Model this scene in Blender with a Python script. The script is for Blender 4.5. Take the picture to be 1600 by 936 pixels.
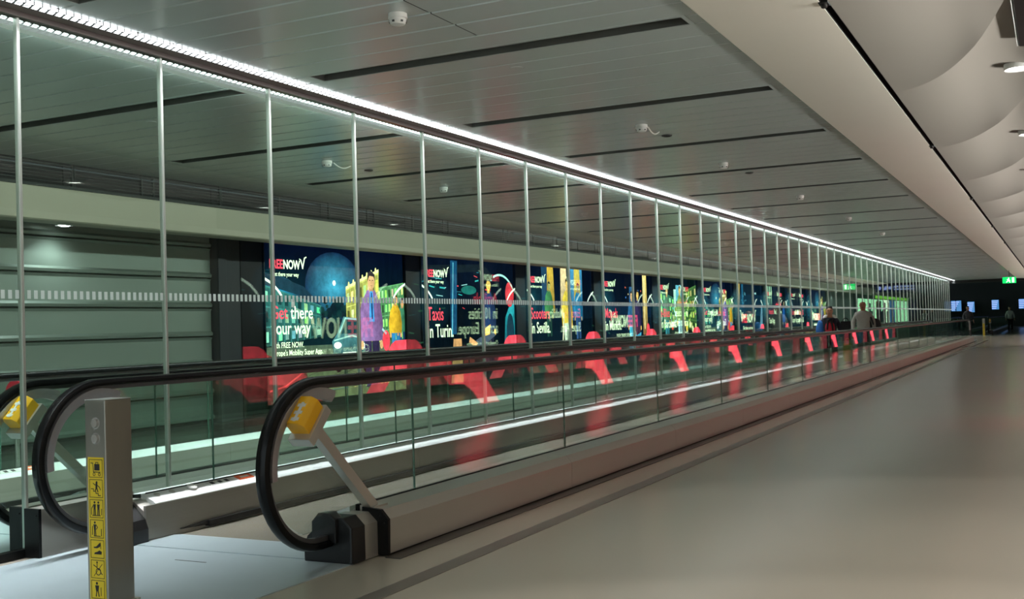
import bpy, bmesh, math, random
from mathutils import Vector, Matrix
random.seed(7)
S = bpy.context.scene
for o in list(bpy.data.objects): bpy.data.objects.remove(o)
COL = S.collection
PI = math.pi

# ------------------------------------------------------------------ camera
def make_camera():
    yaw, pitch, roll, h, f = math.atan(850/1705), .026, .0305, 1.32, 1705.0
    F = Vector((-math.sin(yaw)*math.cos(pitch), math.cos(yaw)*math.cos(pitch), math.sin(pitch)))
    R = Vector((math.cos(yaw), math.sin(yaw), 0)); U = R.cross(F)
    R2 = R*math.cos(roll) - U*math.sin(roll); U2 = U*math.cos(roll) + R*math.sin(roll)
    cd = bpy.data.cameras.new('camera'); cd.sensor_width = 36; cd.lens = f/1600*36
    cd.clip_start = .05; cd.clip_end = 500
    co = bpy.data.objects.new('camera', cd); COL.objects.link(co)
    m = Matrix((R2, U2, -F)).transposed().to_4x4(); m.translation = (0, 0, h)
    co.matrix_world = m
    S.camera = co
make_camera()

# ------------------------------------------------------------------ world, exposure
S.view_settings.view_transform = 'Standard'
S.view_settings.look = 'None'
S.view_settings.exposure = 0.28
S.view_settings.gamma = 1.0
S.view_settings.use_curve_mapping = False
S.cycles.transparent_max_bounces = 48
S.cycles.max_bounces = 10
S.cycles.glossy_bounces = 6
S.cycles.diffuse_bounces = 4
S.cycles.sample_clamp_indirect = 4.0
W = bpy.data.worlds.new('world'); S.world = W; W.use_nodes = True
W.node_tree.nodes['Background'].inputs[0].default_value = (.8, .95, 1, 1)
W.node_tree.nodes['Background'].inputs[1].default_value = 1.1

# key numbers (metres): glass partition plane, ceiling height, lamp strengths
XG, ZC = -5.76, 3.40
Y_END = 72.0
XL, XR = -11.7, 0.38
AD = 1.95            # brightness of the backlit posters
LAMP_Y = [-5.1, -1.3, 2.5, 6.3, 10.1, 13.9, 17.7, 25.3, 32.9, 40.5, 52, 57, 62, 67]
LAMP_W = {-5.1: 330, -1.3: 330, 2.5: 230, 6.3: 160, 10.1: 8, 13.9: 8, 17.7: 8}
LAMP_FAR = 10
LAMP_END = 160
LED = 3.5
STRIP = 1500      # the two LED strips' own light, thrown down and to the left
FILL_RIGHT = 760       # added fill lamp, out of view along the top of the right wall
FILL_LEFT = 720      # added fill lamp behind the partition header, brightening the left lane

# ------------------------------------------------------------------ helpers
def srgb(r, g, b):
    def c(v):
        v /= 255.0
        return v/12.92 if v <= .04045 else ((v+.055)/1.055)**2.4
    return (c(r), c(g), c(b), 1)

def nodes_of(m):
    m.use_nodes = True
    nt = m.node_tree; nt.nodes.clear()
    out = nt.nodes.new('ShaderNodeOutputMaterial')
    return nt, nt.nodes, nt.links, out

def pbr(name, col, rough=.5, metal=0.0, noise=.08, nscale=6.0, bump=0.0, aniso=None, spec=.5, rvar=.0):
    """Principled surface whose colour and gloss vary slightly with noise in object space."""
    m = bpy.data.materials.new(name); nt, N, L, out = nodes_of(m)
    p = N.new('ShaderNodeBsdfPrincipled'); L.new(p.outputs[0], out.inputs[0])
    p.inputs['Roughness'].default_value = rough; p.inputs['Metallic'].default_value = metal
    p.inputs['Specular IOR Level'].default_value = spec
    tc = N.new('ShaderNodeTexCoord'); mp = N.new('ShaderNodeMapping'); L.new(tc.outputs['Object'], mp.inputs[0])
    if aniso: mp.inputs['Scale'].default_value = aniso
    nz = N.new('ShaderNodeTexNoise'); nz.inputs['Scale'].default_value = nscale; nz.inputs['Detail'].default_value = 4
    L.new(mp.outputs[0], nz.inputs['Vector'])
    mr = N.new('ShaderNodeMapRange'); L.new(nz.outputs[0], mr.inputs[0])
    mr.inputs[3].default_value = 1-noise; mr.inputs[4].default_value = 1+noise
    mx = N.new('ShaderNodeMix'); mx.data_type = 'RGBA'; mx.blend_type = 'MULTIPLY'; mx.inputs[0].default_value = 1
    mx.inputs[6].default_value = col; L.new(mr.outputs[0], mx.inputs[7]); L.new(mx.outputs[2], p.inputs['Base Color'])
    if rvar:
        m2 = N.new('ShaderNodeMapRange'); L.new(nz.outputs[0], m2.inputs[0])
        m2.inputs[3].default_value = max(rough-rvar, .02); m2.inputs[4].default_value = rough+rvar
        L.new(m2.outputs[0], p.inputs['Roughness'])
    if bump:
        b = N.new('ShaderNodeBump'); b.inputs['Strength'].default_value = bump; b.inputs['Distance'].default_value = .004
        L.new(nz.outputs[0], b.inputs['Height']); L.new(b.outputs[0], p.inputs['Normal'])
    return m

def glass(name, tint, f0=.05):
    """thin clear sheet: tinted transmission plus a mirror reflection that rises at grazing angles"""
    m = bpy.data.materials.new(name); nt, N, L, out = nodes_of(m)
    t = N.new('ShaderNodeBsdfTransparent'); t.inputs[0].default_value = tint
    g = N.new('ShaderNodeBsdfGlossy'); g.inputs['Roughness'].default_value = 0.0; g.inputs[0].default_value = (.93, 1, .96, 1)
    lw = N.new('ShaderNodeLayerWeight'); lw.inputs[0].default_value = .5
    pw = N.new('ShaderNodeMath'); pw.operation = 'POWER'; pw.inputs[1].default_value = 5.0; L.new(lw.outputs['Facing'], pw.inputs[0])
    mr = N.new('ShaderNodeMapRange'); L.new(pw.outputs[0], mr.inputs[0]); mr.inputs[3].default_value = f0; mr.inputs[4].default_value = 1.0
    mx = N.new('ShaderNodeMixShader'); L.new(mr.outputs[0], mx.inputs[0]); L.new(t.outputs[0], mx.inputs[1]); L.new(g.outputs[0], mx.inputs[2])
    L.new(mx.outputs[0], out.inputs[0])
    return m

def emit(name, col, strength):
    m = bpy.data.materials.new(name); nt, N, L, out = nodes_of(m)
    e = N.new('ShaderNodeEmission'); e.inputs[0].default_value = col; e.inputs[1].default_value = strength
    L.new(e.outputs[0], out.inputs[0]); return m

def poster_mat(name='backlit_print', AD=AD):
    m = bpy.data.materials.new(name); nt, N, L, out = nodes_of(m)
    a = N.new('ShaderNodeAttribute'); a.attribute_name = 'Col'
    e = N.new('ShaderNodeEmission'); e.inputs[1].default_value = AD
    g = N.new('ShaderNodeBsdfGlossy'); g.inputs['Roughness'].default_value = .15; g.inputs[0].default_value = (.03, .03, .03, 1)
    ad = N.new('ShaderNodeAddShader')
    tc = N.new('ShaderNodeTexCoord'); nz = N.new('ShaderNodeTexNoise'); nz.inputs['Scale'].default_value = 5.5; nz.inputs['Detail'].default_value = 8; nz.inputs['Roughness'].default_value = .72
    L.new(tc.outputs['Object'], nz.inputs['Vector'])
    mr = N.new('ShaderNodeMapRange'); L.new(nz.outputs[0], mr.inputs[0]); mr.inputs[1].default_value = .3; mr.inputs[2].default_value = .7; mr.inputs[3].default_value = .55; mr.inputs[4].default_value = 1.4
    mx = N.new('ShaderNodeMix'); mx.data_type = 'RGBA'; mx.blend_type = 'MULTIPLY'; mx.inputs[0].default_value = 1
    L.new(a.outputs['Color'], mx.inputs[6]); L.new(mr.outputs[0], mx.inputs[7]); L.new(mx.outputs[2], e.inputs[0]); L.new(e.outputs[0], ad.inputs[0]); L.new(g.outputs[0], ad.inputs[1]); L.new(ad.outputs[0], out.inputs[0])
    return m

class MB:
    """collects simple shapes into one mesh"""
    def __init__(s): s.v, s.f, s.mi, s.cur = [], [], [], 0
    def add(s, vs, fs):
        b = len(s.v); s.v += [tuple(v) for v in vs]
        for f in fs: s.f.append([b+i for i in f]); s.mi.append(s.cur)
    def box(s, x0, x1, y0, y1, z0, z1, M=None):
        x0, x1 = min(x0, x1), max(x0, x1); y0, y1 = min(y0, y1), max(y0, y1); z0, z1 = min(z0, z1), max(z0, z1)
        vs = [(x0,y0,z0),(x1,y0,z0),(x1,y1,z0),(x0,y1,z0),(x0,y0,z1),(x1,y0,z1),(x1,y1,z1),(x0,y1,z1)]
        if M: vs = [M @ Vector(v) for v in vs]
        s.add(vs, [(3,2,1,0),(4,5,6,7),(0,1,5,4),(1,2,6,5),(2,3,7,6),(3,0,4,7)])
    def prism(s, poly, axis, a, b, M=None):
        """extrude a 2-D polygon along axis 'x' (poly in y,z), 'y' (poly in x,z) or 'z' (poly in x,y)"""
        n = len(poly)
        def P(p, t): return {'x': (t, p[0], p[1]), 'y': (p[0], t, p[1]), 'z': (p[0], p[1], t)}[axis]
        vs = [P(p, a) for p in poly] + [P(p, b) for p in poly]
        if M: vs = [M @ Vector(v) for v in vs]
        s.add(vs, [tuple(range(n))[::-1], tuple(range(n, 2*n))] + [(i, (i+1) % n, n+(i+1) % n, n+i) for i in range(n)])
    def lathe(s, prof, n=24, M=None):
        """revolve (r, z) profile about z"""
        vs = []; k = len(prof)
        for i in range(n):
            a = 2*PI*i/n
            for r, z in prof: vs.append((r*math.cos(a), r*math.sin(a), z))
        if M: vs = [M @ Vector(v) for v in vs]
        fs = []
        for i in range(n):
            j = (i+1) % n
            for q in range(k-1): fs.append((i*k+q, j*k+q, j*k+q+1, i*k+q+1))
        fs.append(tuple(i*k for i in range(n))[::-1]); fs.append(tuple(i*k+k-1 for i in range(n)))
        s.add(vs, fs)
    def sweep(s, path, prof, X, closed=False):
        """sweep profile (dx, outward) along a path of (y, z) points in the plane x = X"""
        n, k = len(path), len(prof); vs = []
        for i, (y, z) in enumerate(path):
            a = path[max(i-1, 0)]; b = path[min(i+1, n-1)]
            t = Vector((b[0]-a[0], b[1]-a[1])).normalized(); nr = Vector((-t.y, t.x))
            for dx, dn in prof: vs.append((X+dx, y+nr.x*dn, z+nr.y*dn))
        fs = []
        for i in range(n-1):
            for q in range(k):
                r = (q+1) % k; fs.append((i*k+q, i*k+r, (i+1)*k+r, (i+1)*k+q))
        fs.append(tuple(range(k))[::-1]); fs.append(tuple((n-1)*k+q for q in range(k)))
        s.add(vs, fs)
    def build(s, name, mat, parent=None, smooth=False, loc=None, bevel=0):
        me = bpy.data.meshes.new(name); me.from_pydata(s.v, [], s.f)
        for m in (mat if isinstance(mat, (list, tuple)) else [mat]): me.materials.append(m)
        bm = bmesh.new(); bm.from_mesh(me); bmesh.ops.recalc_face_normals(bm, faces=bm.faces)
        if bevel:
            bmesh.ops.bevel(bm, geom=[e for e in bm.edges if len(e.link_faces) == 2 and e.calc_face_angle(0) > .5], offset=bevel, segments=2, affect='EDGES', profile=.7)
        bm.to_mesh(me); bm.free()
        if not bevel:
            for p, i in zip(me.polygons, s.mi): p.material_index = i
        if smooth:
            for p in me.polygons: p.use_smooth = True
            try: me.set_sharp_from_angle(angle=math.radians(35))
            except Exception: pass
        o = bpy.data.objects.new(name, me); COL.objects.link(o)
        if parent: o.parent = parent
        if loc: o.location = loc
        return o

def tag(o, label=None, cat=None, group=None, kind=None):
    if label: o['label'] = label
    if cat: o['category'] = cat
    if group: o['group'] = group
    if kind: o['kind'] = kind
    return o
def struct(o): o['kind'] = 'structure'; return o
def empty(name, loc=(0,0,0), rz=0):
    o = bpy.data.objects.new(name, None); COL.objects.link(o); o.location = loc; o.rotation_euler = (0,0,rz); o.empty_display_size = .1
    return o
def copy_tree(o, parent=None):
    c = o.copy(); COL.objects.link(c)
    if parent: c.parent = parent
    for ch in list(o.children): copy_tree(ch, c)
    return c
ORD = ['first','second','third','fourth','fifth','sixth','seventh','eighth','ninth','tenth','eleventh','twelfth','thirteenth','fourteenth','fifteenth','sixteenth','seventeenth','eighteenth','nineteenth','twentieth']
def ordn(i):
    if i < 20: return ORD[i]
    t = ['twenty','thirty','forty','fifty','sixty'][(i+1)//10-2]
    return (t[:-1]+'ieth') if (i+1) % 10 == 0 else t+'-'+ORD[(i+1) % 10-1]

# ------------------------------------------------------------------ materials
M = {}
M['floor'] = pbr('polished_resin_floor', srgb(176,168,154), .2, 0, .03, .6, spec=.5)
M['dark_floor'] = pbr('dark_green_grey_floor', srgb(40,45,43), .18, 0, .06, .8)
M['inlay'] = pbr('grey_floor_strip', srgb(112,106,98), .3, 0, .06, 3)
M['dark_border'] = pbr('dark_floor_border', srgb(66,62,56), .35, 0, .1, 5)
M['plank'] = pbr('satin_metal_ceiling_plank', srgb(196,203,202), .27, .35, .0, 1.2)
M['gap'] = pbr('black_gap', srgb(10,11,11), .7, 0, .1, 5)
M['slot'] = pbr('dark_grey_slot_metal', srgb(66,68,66), .45, .5, .1, 5)
M['trough'] = pbr('mid_grey_slot_trough', srgb(84,86,82), .5, .2, .05, 5)
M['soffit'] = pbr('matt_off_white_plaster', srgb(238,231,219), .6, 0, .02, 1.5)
M['vault'] = pbr('lamp_darkened_vault_plaster', srgb(124,119,112), .6, 0, .02, 1.5)  # the band's plaster, darkened in colour to offset the added fill lamp's brightness
M['beige'] = pbr('beige_wall_paint', srgb(190,180,166), .5, 0, .02, 1)
M['bulk'] = pbr('cream_painted_bulkhead', srgb(196,192,170), .55, 0, .03, .6)
M['clad'] = pbr('grey_green_metal_cladding', srgb(136,150,140), .42, .3, .05, 1.2, aniso=(1,.3,2))
M['black'] = pbr('matt_black_panel', srgb(9,10,11), .4, 0, .15, 3, spec=.25)
M['louvre'] = pbr('dark_louvre_metal', srgb(58,62,60), .5, .3, .1, 6)
M['steel'] = pbr('brushed_stainless_steel', srgb(200,195,188), .28, .62, .02, 14, aniso=(1,.06,8))
M['guide'] = pbr('dark_steel_guide', srgb(96,96,98), .35, .6, .05, 10)
M['post'] = pbr('brushed_steel_post', srgb(160,157,149), .28, .85, .06, 14, aniso=(1,1,.08))
M['steel_dark'] = pbr('smoked_stainless_skirt', srgb(166,162,154), .34, .55, .05, 10, aniso=(1,.06,8))
M['alu'] = pbr('bright_aluminium_trim', srgb(236,238,238), .4, .2, .05, 12, aniso=(1,.1,6))
M['plate'] = pbr('blue_grey_landing_plate', srgb(178,192,198), .36, .2, .05, 5)
M['rubber'] = pbr('black_handrail_rubber', srgb(9,9,10), .27, 0, .1, 8, spec=.22)
M['plastic'] = pbr('black_moulded_plastic', srgb(18,18,20), .38, 0, .1, 12, bump=.1)
M['silver'] = pbr('satin_silver_newel_trim', srgb(170,168,172), .4, .6, .05, 9)
M['yellow'] = pbr('safety_yellow_plastic', srgb(238,178,20), .4, 0, .05, 9)
M['sticker'] = pbr('yellow_sticker_vinyl', srgb(226,196,30), .5, 0, .04, 20)
M['ink'] = pbr('black_sticker_ink', srgb(26,22,18), .6, 0, .1, 20)
M['white'] = pbr('white_plastic', srgb(222,222,218), .4, 0, .03, 10)
M['disc'] = pbr('translucent_grey_lens', srgb(150,148,142), .3, 0, .05, 10)
M['orange'] = pbr('orange_label_vinyl', srgb(232,98,40), .45, 0, .05, 10)
M['header'] = pbr('bronze_brown_header_metal', srgb(112,102,98), .3, .5, .05, 8, aniso=(1,.1,4))
M['mullion'] = pbr('pale_aluminium_mullion', srgb(196,200,192), .32, .75, .04, 8)
M['glass'] = glass('green_tinted_partition_glass', (.89,.955,.92,1), .034)
M['bglass'] = glass('clear_balustrade_glass', (.925,.965,.95,1), .05)
M['bedge'] = pbr('green_glass_edge', srgb(70,110,95), .15, 0, .05, 10)
M['dots'] = pbr('white_frosted_vinyl_mark', srgb(190,202,196), .6, 0, .03, 20)
M['belt'] = pbr('ribbed_aluminium_pallet', srgb(118,126,128), .42, .6, .08, 20, aniso=(10,.3,1))
M['yline'] = pbr('yellow_comb_line', srgb(214,180,40), .5, 0, .05, 10)
M['poster'] = poster_mat()
M['poster_r'] = poster_mat('backlit_print_bright', AD*1.65)
M['tw_r'] = emit('lettering_glow_white_bright', srgb(226,255,206), AD*1.65)
M['tr_r'] = emit('lettering_glow_red_bright', srgb(240,70,84), AD*1.65)
M['tw'] = emit('lettering_glow_white', srgb(226,255,206), AD)
M['tr'] = emit('lettering_glow_red', srgb(240,70,84), AD)
M['lamp'] = emit('lamp_lens_glow', (1,.97,.93,1), 14)
M['lamp_dim'] = emit('recess_lamp_glow', (.95,.98,1,1), 9)
M['exit'] = emit('green_exit_glow', srgb(20,190,90), 1.6)
M['exitw'] = emit('exit_pictogram_glow', (.9,1,.9,1), 1.6)
M['blue'] = emit('blue_screen_glow', srgb(90,150,210), .75)
M['navy'] = emit('navy_sign_glow', srgb(16,20,70), .8)
M['navyw'] = emit('sign_lettering_glow', srgb(150,160,230), 1.8)
M['shop'] = emit('green_white_shopfront_glow', srgb(176,245,190), 2.0)
M['shopw'] = emit('shopfront_light_glow', srgb(225,255,215), 2.6)
M['lime'] = emit('lime_fascia_glow', srgb(130,210,70), 1.6)
M['red'] = pbr('red_sign_enamel', srgb(214,30,60), .35, 0, .05, 10)
M['hall'] = pbr('dark_hall_lining', srgb(52,56,60), .5, 0, .1, 1)
M['bracket'] = pbr('dark_steel_clip', srgb(50,48,46), .4, .7, .1, 20)

def ceiling_led_mat():
    """white lamp strip behind a zigzag perforated cover: the open part glows, the cover does not"""
    m = bpy.data.materials.new('zigzag_perforated_led_strip'); nt, N, L, out = nodes_of(m)
    tc = N.new('ShaderNodeTexCoord'); sp = N.new('ShaderNodeSeparateXYZ'); L.new(tc.outputs['Object'], sp.inputs[0])
    def mth(op, a, b=None):
        n = N.new('ShaderNodeMath'); n.operation = op
        for i, v in enumerate((a, b)):
            if v is None: continue
            if isinstance(v, (int, float)): n.inputs[i].default_value = v
            else: L.new(v, n.inputs[i])
        return n.outputs[0]
    pp = mth('PINGPONG', sp.outputs['Y'], .03)           # 0 .. .05 along the strip
    xx = mth('ADD', sp.outputs['X'], .04)                # 0 .. .1 across the strip
    d = mth('ABSOLUTE', mth('SUBTRACT', mth('MULTIPLY', pp, 2.4), xx))
    hole = mth('GREATER_THAN', d, .018)
    e = N.new('ShaderNodeEmission'); e.inputs[0].default_value = (.93,.97,1,1); e.inputs[1].default_value = LED
    b = N.new('ShaderNodeBsdfPrincipled'); b.inputs['Base Color'].default_value = srgb(120,122,126); b.inputs['Metallic'].default_value = .7; b.inputs['Roughness'].default_value = .35
    mx = N.new('ShaderNodeMixShader'); L.new(hole, mx.inputs[0]); L.new(b.outputs[0], mx.inputs[1]); L.new(e.outputs[0], mx.inputs[2]); L.new(mx.outputs[0], out.inputs[0])
    return m
M['led'] = ceiling_led_mat()

# ------------------------------------------------------------------ floor
b = MB(); b.box(-8.0, .8, -12, 130, -.3, -.004); b.box(-12.2, -8.0, Y_END, 130, -.3, -.004)
struct(b.build('floor', M['floor']))
b = MB(); b.box(-12.2, -8.0, -12, Y_END, -.3, -.004)
struct(b.build('floor_left', M['dark_floor']))
b = MB(); b.box(-3.166, -3.05, -12, 59, -.01, .0)
struct(b.build('trim_1', M['inlay']))
b = MB(); b.box(-3.572, -3.47, 5.4, 57.0, -.01, .001)
struct(b.build('trim_2', M['dark_border']))

# ------------------------------------------------------------------ ceiling planks with open slots
SLOT_Y = [-.45+2.53*k for k in range(0, 29)]          # near edge of each slot
SLOT_Y = [y for y in SLOT_Y if y < Y_END-1]
SW = .21
def plank_strip(b, x0, x1, y0, y1):
    e = .014
    b.add([(x0,y0,ZC+.02),(x1,y0,ZC+.02),(x1,y0+e,ZC),(x0,y0+e,ZC)], [(0,1,2,3)])
    b.add([(x0,y0+e,ZC),(x1,y0+e,ZC),(x1,y1-e,ZC),(x0,y1-e,ZC)], [(0,1,2,3)])
    b.add([(x0,y1-e,ZC),(x1,y1-e,ZC),(x1,y1,ZC+.02),(x0,y1,ZC+.02)], [(0,1,2,3)])
def ceiling_side(name, x0, x1, s0, s1):
    b = MB()
    for y in SLOT_Y:
        plank_strip(b, x0, s0, y, y+SW); plank_strip(b, s1, x1, y, y+SW)
        w = (2.53-SW)/7
        for k in range(7):
            ya = y+SW+k*w
            if x0 > XG and 5.6 < ya < 6.7:
                plank_strip(b, x0, -3.605, ya, ya+w); plank_strip(b, -3.595, x1, ya, ya+w)
            else: plank_strip(b, x0, x1, ya, ya+w)
    b.cur = 1; b.box(x0, x1, -1, Y_END, ZC+.16, ZC+.2)
    struct(b.build(name, [M['plank'], M['gap']]))
ceiling_side('ceiling', -5.515, -2.06, -5.33, -2.21)
ceiling_side('ceiling_left', -10.3, -6.09, -9.25, -6.15)

b = MB(); L_ = 3.12                                     # one recessed slot
b.box(0, L_, 0, SW, .05, .07); b.box(0, L_, -.004, .008, .0, .07); b.box(0, L_, SW-.008, SW+.004, 0, .07)
b.box(-.004, .008, 0, SW, 0, .07); b.box(L_-.008, L_+.004, 0, SW, 0, .07)
sl = empty('ceiling_slot', (-5.33, SLOT_Y[0], ZC+.002))
b.build('trough', M['trough'], sl)
b = MB()
b.box(-.035, L_+.035, -.035, 0, -.004, .0); b.box(-.035, L_+.035, SW, SW+.035, -.004, .0)
b.box(-.035, 0, 0, SW, -.004, .0); b.box(L_, L_+.035, 0, SW, -.004, .0)
b.build('rim', M['plank'], sl)
b = MB(); b.box(.01, L_-.01, .008, .055, .042, .052); b.build('shadow_gap', M['gap'], sl)
k1 = 0
for side, x in (('right', -5.33), ('left', -9.27)):
    k1 = 0
    for i, y in enumerate(SLOT_Y):
        if y < 3: continue
        o = sl if (side == 'right' and k1 == 0) else copy_tree(sl)
        o.location = (x, y, ZC+.002)
        tag(o, 'dark recessed slot in the metal ceiling %s of the glass, %s from the near end' % (side, ordn(k1)), 'ceiling slot', 'recessed slots across the ceiling')
        k1 += 1

# ------------------------------------------------------------------ glass partition header, LED strips
b = MB(); b.prism([(XG-.025,3.357),(XG+.04,3.357),(XG+.04,3.39),(XG+.16,3.392),(XG+.16,ZC+.1),(XG-.33,ZC+.1),(XG-.33,3.44),(XG-.16,3.44),(XG-.16,3.392),(XG-.025,3.39)], 'y', -1, Y_END)
struct(b.build('trim_3', M['header']))
for i, (x, z) in enumerate(((XG+.2, 3.384), (XG-.09, 3.372))):
    b = MB(); b.box(-.04, .04, -1, Y_END, 0, .016)
    o = b.build('led_strip_light', M['led'], loc=(x, 0, z))
    ld = bpy.data.lights.new('lamp', 'AREA'); ld.shape = 'RECTANGLE'; ld.size = .05; ld.size_y = Y_END+1; ld.energy = STRIP*(1 if i == 0 else .32); ld.color = (.93, .98, 1); ld.spread = math.radians(95)
    lo = bpy.data.objects.new('lamp', ld); COL.objects.link(lo); lo.parent = o
    dq = Vector((-.3 if i == 0 else -.45, 0, -.95)).normalized(); zx = -dq; yx = Vector((0,1,0)); xx = yx.cross(zx)
    m4 = Matrix((xx, yx, zx)).transposed().to_4x4(); m4.translation = Vector((0, (Y_END-1)/2, -.006)); lo.matrix_local = m4
    tag(o, 'white LED strip along the %s side of the glass partition header' % ('right' if i == 0 else 'left'), 'strip light', 'LED strips beside the header')
# partition bays: each a window with mullion, pane and a row of frosted marks
def bay_parts():
    w = empty('window_1', (XG, 4.712-1.22, 0)); struct(w)
    b = MB(); b.box(-.006, .006, .012, 1.208, .05, 3.357); b.build('glass_pane', M['glass'], w)
    b = MB(); b.box(-.018, .018, -.01, .01, .0, 3.357); b.build('mullion', M['mullion'], w, bevel=.003)
    b = MB(); b.box(-.03, .03, .012, 1.208, 0, .05); b.build('bottom_rail', M['black'], w)
    b = MB()
    for k in range(23): b.box(.0065, .0085, .012+.0265+k*.0515, .012+.0265+.026+k*.0515, 1.594, 1.648)
    b.build('frosted_marks', M['dots'], w)
    return w
w0 = bay_parts()
for i in range(1, 56):
    c = copy_tree(w0); c.name = 'window_%d' % (i+1); c.location = (XG, 4.712+1.22*(i-1), 0)

# ------------------------------------------------------------------ right soffit: sloping band, shadow gap, scalloped vault
b = MB()
b.prism([(-2.06,ZC+.1),(-2.09,ZC-.005),(-2.07,ZC-.02),(-1.28,3.34),(-1.28,3.46),(-1.3,3.5)], 'y', -12, Y_END)
struct(b.build('ceiling_band', M['soffit']))
b = MB(); b.box(-1.29, -1.19, -12, Y_END, 3.42, 3.46)
b.box(-1.279, -1.272, -12, Y_END, 3.343, 3.46); b.box(-1.235, -1.228, -12, Y_END, 3.345, 3.46)  # thin black sheets that paint shade onto the gap's lit sides
struct(b.build('trim_4', M['gap']))
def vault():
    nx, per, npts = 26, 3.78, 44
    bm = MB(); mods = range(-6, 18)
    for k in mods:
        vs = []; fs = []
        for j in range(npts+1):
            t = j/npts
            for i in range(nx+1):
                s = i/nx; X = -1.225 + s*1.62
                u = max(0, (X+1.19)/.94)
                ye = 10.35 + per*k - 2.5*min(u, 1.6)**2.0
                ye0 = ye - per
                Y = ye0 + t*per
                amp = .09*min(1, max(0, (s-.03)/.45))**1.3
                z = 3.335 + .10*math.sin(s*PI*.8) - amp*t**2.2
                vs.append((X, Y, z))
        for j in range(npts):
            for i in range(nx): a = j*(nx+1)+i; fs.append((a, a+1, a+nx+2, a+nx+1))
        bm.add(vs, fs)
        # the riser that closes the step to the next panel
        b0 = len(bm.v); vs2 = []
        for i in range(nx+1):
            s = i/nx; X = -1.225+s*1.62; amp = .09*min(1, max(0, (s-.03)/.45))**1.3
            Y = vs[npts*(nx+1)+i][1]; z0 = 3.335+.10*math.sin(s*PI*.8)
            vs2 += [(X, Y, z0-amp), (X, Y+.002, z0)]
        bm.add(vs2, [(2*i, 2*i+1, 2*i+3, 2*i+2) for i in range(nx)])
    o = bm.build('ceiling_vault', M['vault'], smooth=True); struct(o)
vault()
def clip_fn():
    b = MB(); b.box(-.03, .03, -.05, .05, -.025, .0); b.lathe([(.012,-.05),(.02,-.045),(.02,-.02)], 12)
    return b
for i, y in enumerate((7.15, 13.9, 20.7, 27.6, 34.4)):
    o = clip_fn().build('cable_clip', M['bracket'], loc=(-1.26, y, 3.36))
    tag(o, 'small dark metal clip in the shadow gap of the soffit, %s from the near end' % ordn(i), 'clip', 'clips along the soffit gap')
b = MB(); b.box(-.185, .33, 7.2, 9.17, 3.36, 3.46); b.prism([(-.185,3.36),(-.175,3.345),(.32,3.345),(.33,3.36)], 'y', 7.21, 9.16)
pj = empty('ceiling_box', (0,0,0)); b.build('casing', M['black'], pj, bevel=.01)
b = MB(); b.box(-.192, -.185, 7.2, 9.17, 3.355, 3.37); b.build('edge_trim', M['alu'], pj)
tag(pj, 'flat black box set under the curved soffit at the top right corner', 'ceiling box')
def fill_lamp(name, x, z, aim, power, col, label, spread=170):  # builds an added fill lamp with its own housing
    r = empty(name, (x, 0, z)); d = Vector((aim[0], 0, aim[1])).normalized()
    q = d.to_track_quat('-Z', 'Y')
    Mx = q.to_matrix().to_4x4()
    b = MB(); b.prism([(-.05,0),(-.04,.03),(.04,.03),(.05,0),(.043,0),(.036,.022),(-.036,.022),(-.043,0)], 'y', -11.5, Y_END-.5, Matrix.Rotation(-math.atan2(d.x, -d.z), 4, 'Y'))
    b.build('channel', M['alu'], r)
    if aim[1] > 0:
        b = MB(); b.box(-.13, -.12, -11.5, Y_END-.5, -.05, .02); b.box(-.12, .1, -11.5, Y_END-.5, -.05, -.04); b.build('fill_lip', M['white'], r)  # lip keeps the added lamp out of the glass reflections
    ld = bpy.data.lights.new('lamp', 'AREA'); ld.shape = 'RECTANGLE'; ld.size = .06; ld.size_y = Y_END+11; ld.energy = power; ld.color = col; ld.spread = math.radians(spread)
    lo = bpy.data.objects.new('lamp', ld); COL.objects.link(lo); lo.parent = r
    # long axis along the corridor, shining towards the aim direction
    zx = -d; yx = Vector((0,1,0)); xx = yx.cross(zx)
    m4 = Matrix((xx, yx, zx)).transposed().to_4x4(); m4.translation = Vector((0, (Y_END-11.5)/2, 0)) + d*.004; lo.matrix_local = m4
    tag(r, label, 'added fill light')
fill_lamp('fill_light_right', .36, 2.99, (-.975, .22), FILL_RIGHT, (1, .98, .93), 'added linear fill light on top of the right wall adverts, unseen beyond the right edge', 64)
fill_lamp('fill_light_left', XG-.245, 3.395, (-.95, -.3), FILL_LEFT, (.9, 1, .95), 'added slim fill light, unseen behind the glass partition header, brightening the left side')
# downlights
def downlight(y, power, label):
    r = empty('downlight', (-.21, y, 3.375))
    b = MB(); b.lathe([(.085,.004),(.085,-.004),(.108,-.012),(.112,.0),(.112,.06),(.085,.06)], 28); b.build('ring', M['white'], r, smooth=True)
    b = MB(); b.lathe([(.001,-.006),(.05,-.005),(.086,.0),(.086,.03)], 24); b.build('lens', M['lamp'], r, smooth=True)
    ld = bpy.data.lights.new('lamp', 'SPOT'); ld.energy = power; ld.spot_size = math.radians(94 if y < 8 else 140); ld.spot_blend = .14 if y < 8 else .6
    ld.color = (1,.965,.91); ld.shadow_soft_size = .09
    lo = bpy.data.objects.new('lamp', ld); COL.objects.link(lo); lo.parent = r; lo.location = (0,0,-.03)
    tag(r, label, 'downlight', 'downlights in the curved soffit')
for i, y in enumerate(LAMP_Y):
    p = LAMP_W.get(y, LAMP_END if y > 50 else LAMP_FAR)
    lab = {10.1: 'larger bright round downlight at the right edge, nearer of the two in view', 13.9: 'smaller bright round downlight at the right edge, farther of the two in view'}.get(y, 'round downlight in the curved soffit beyond the right edge of the photograph')
    downlight(y, p, lab)

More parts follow.
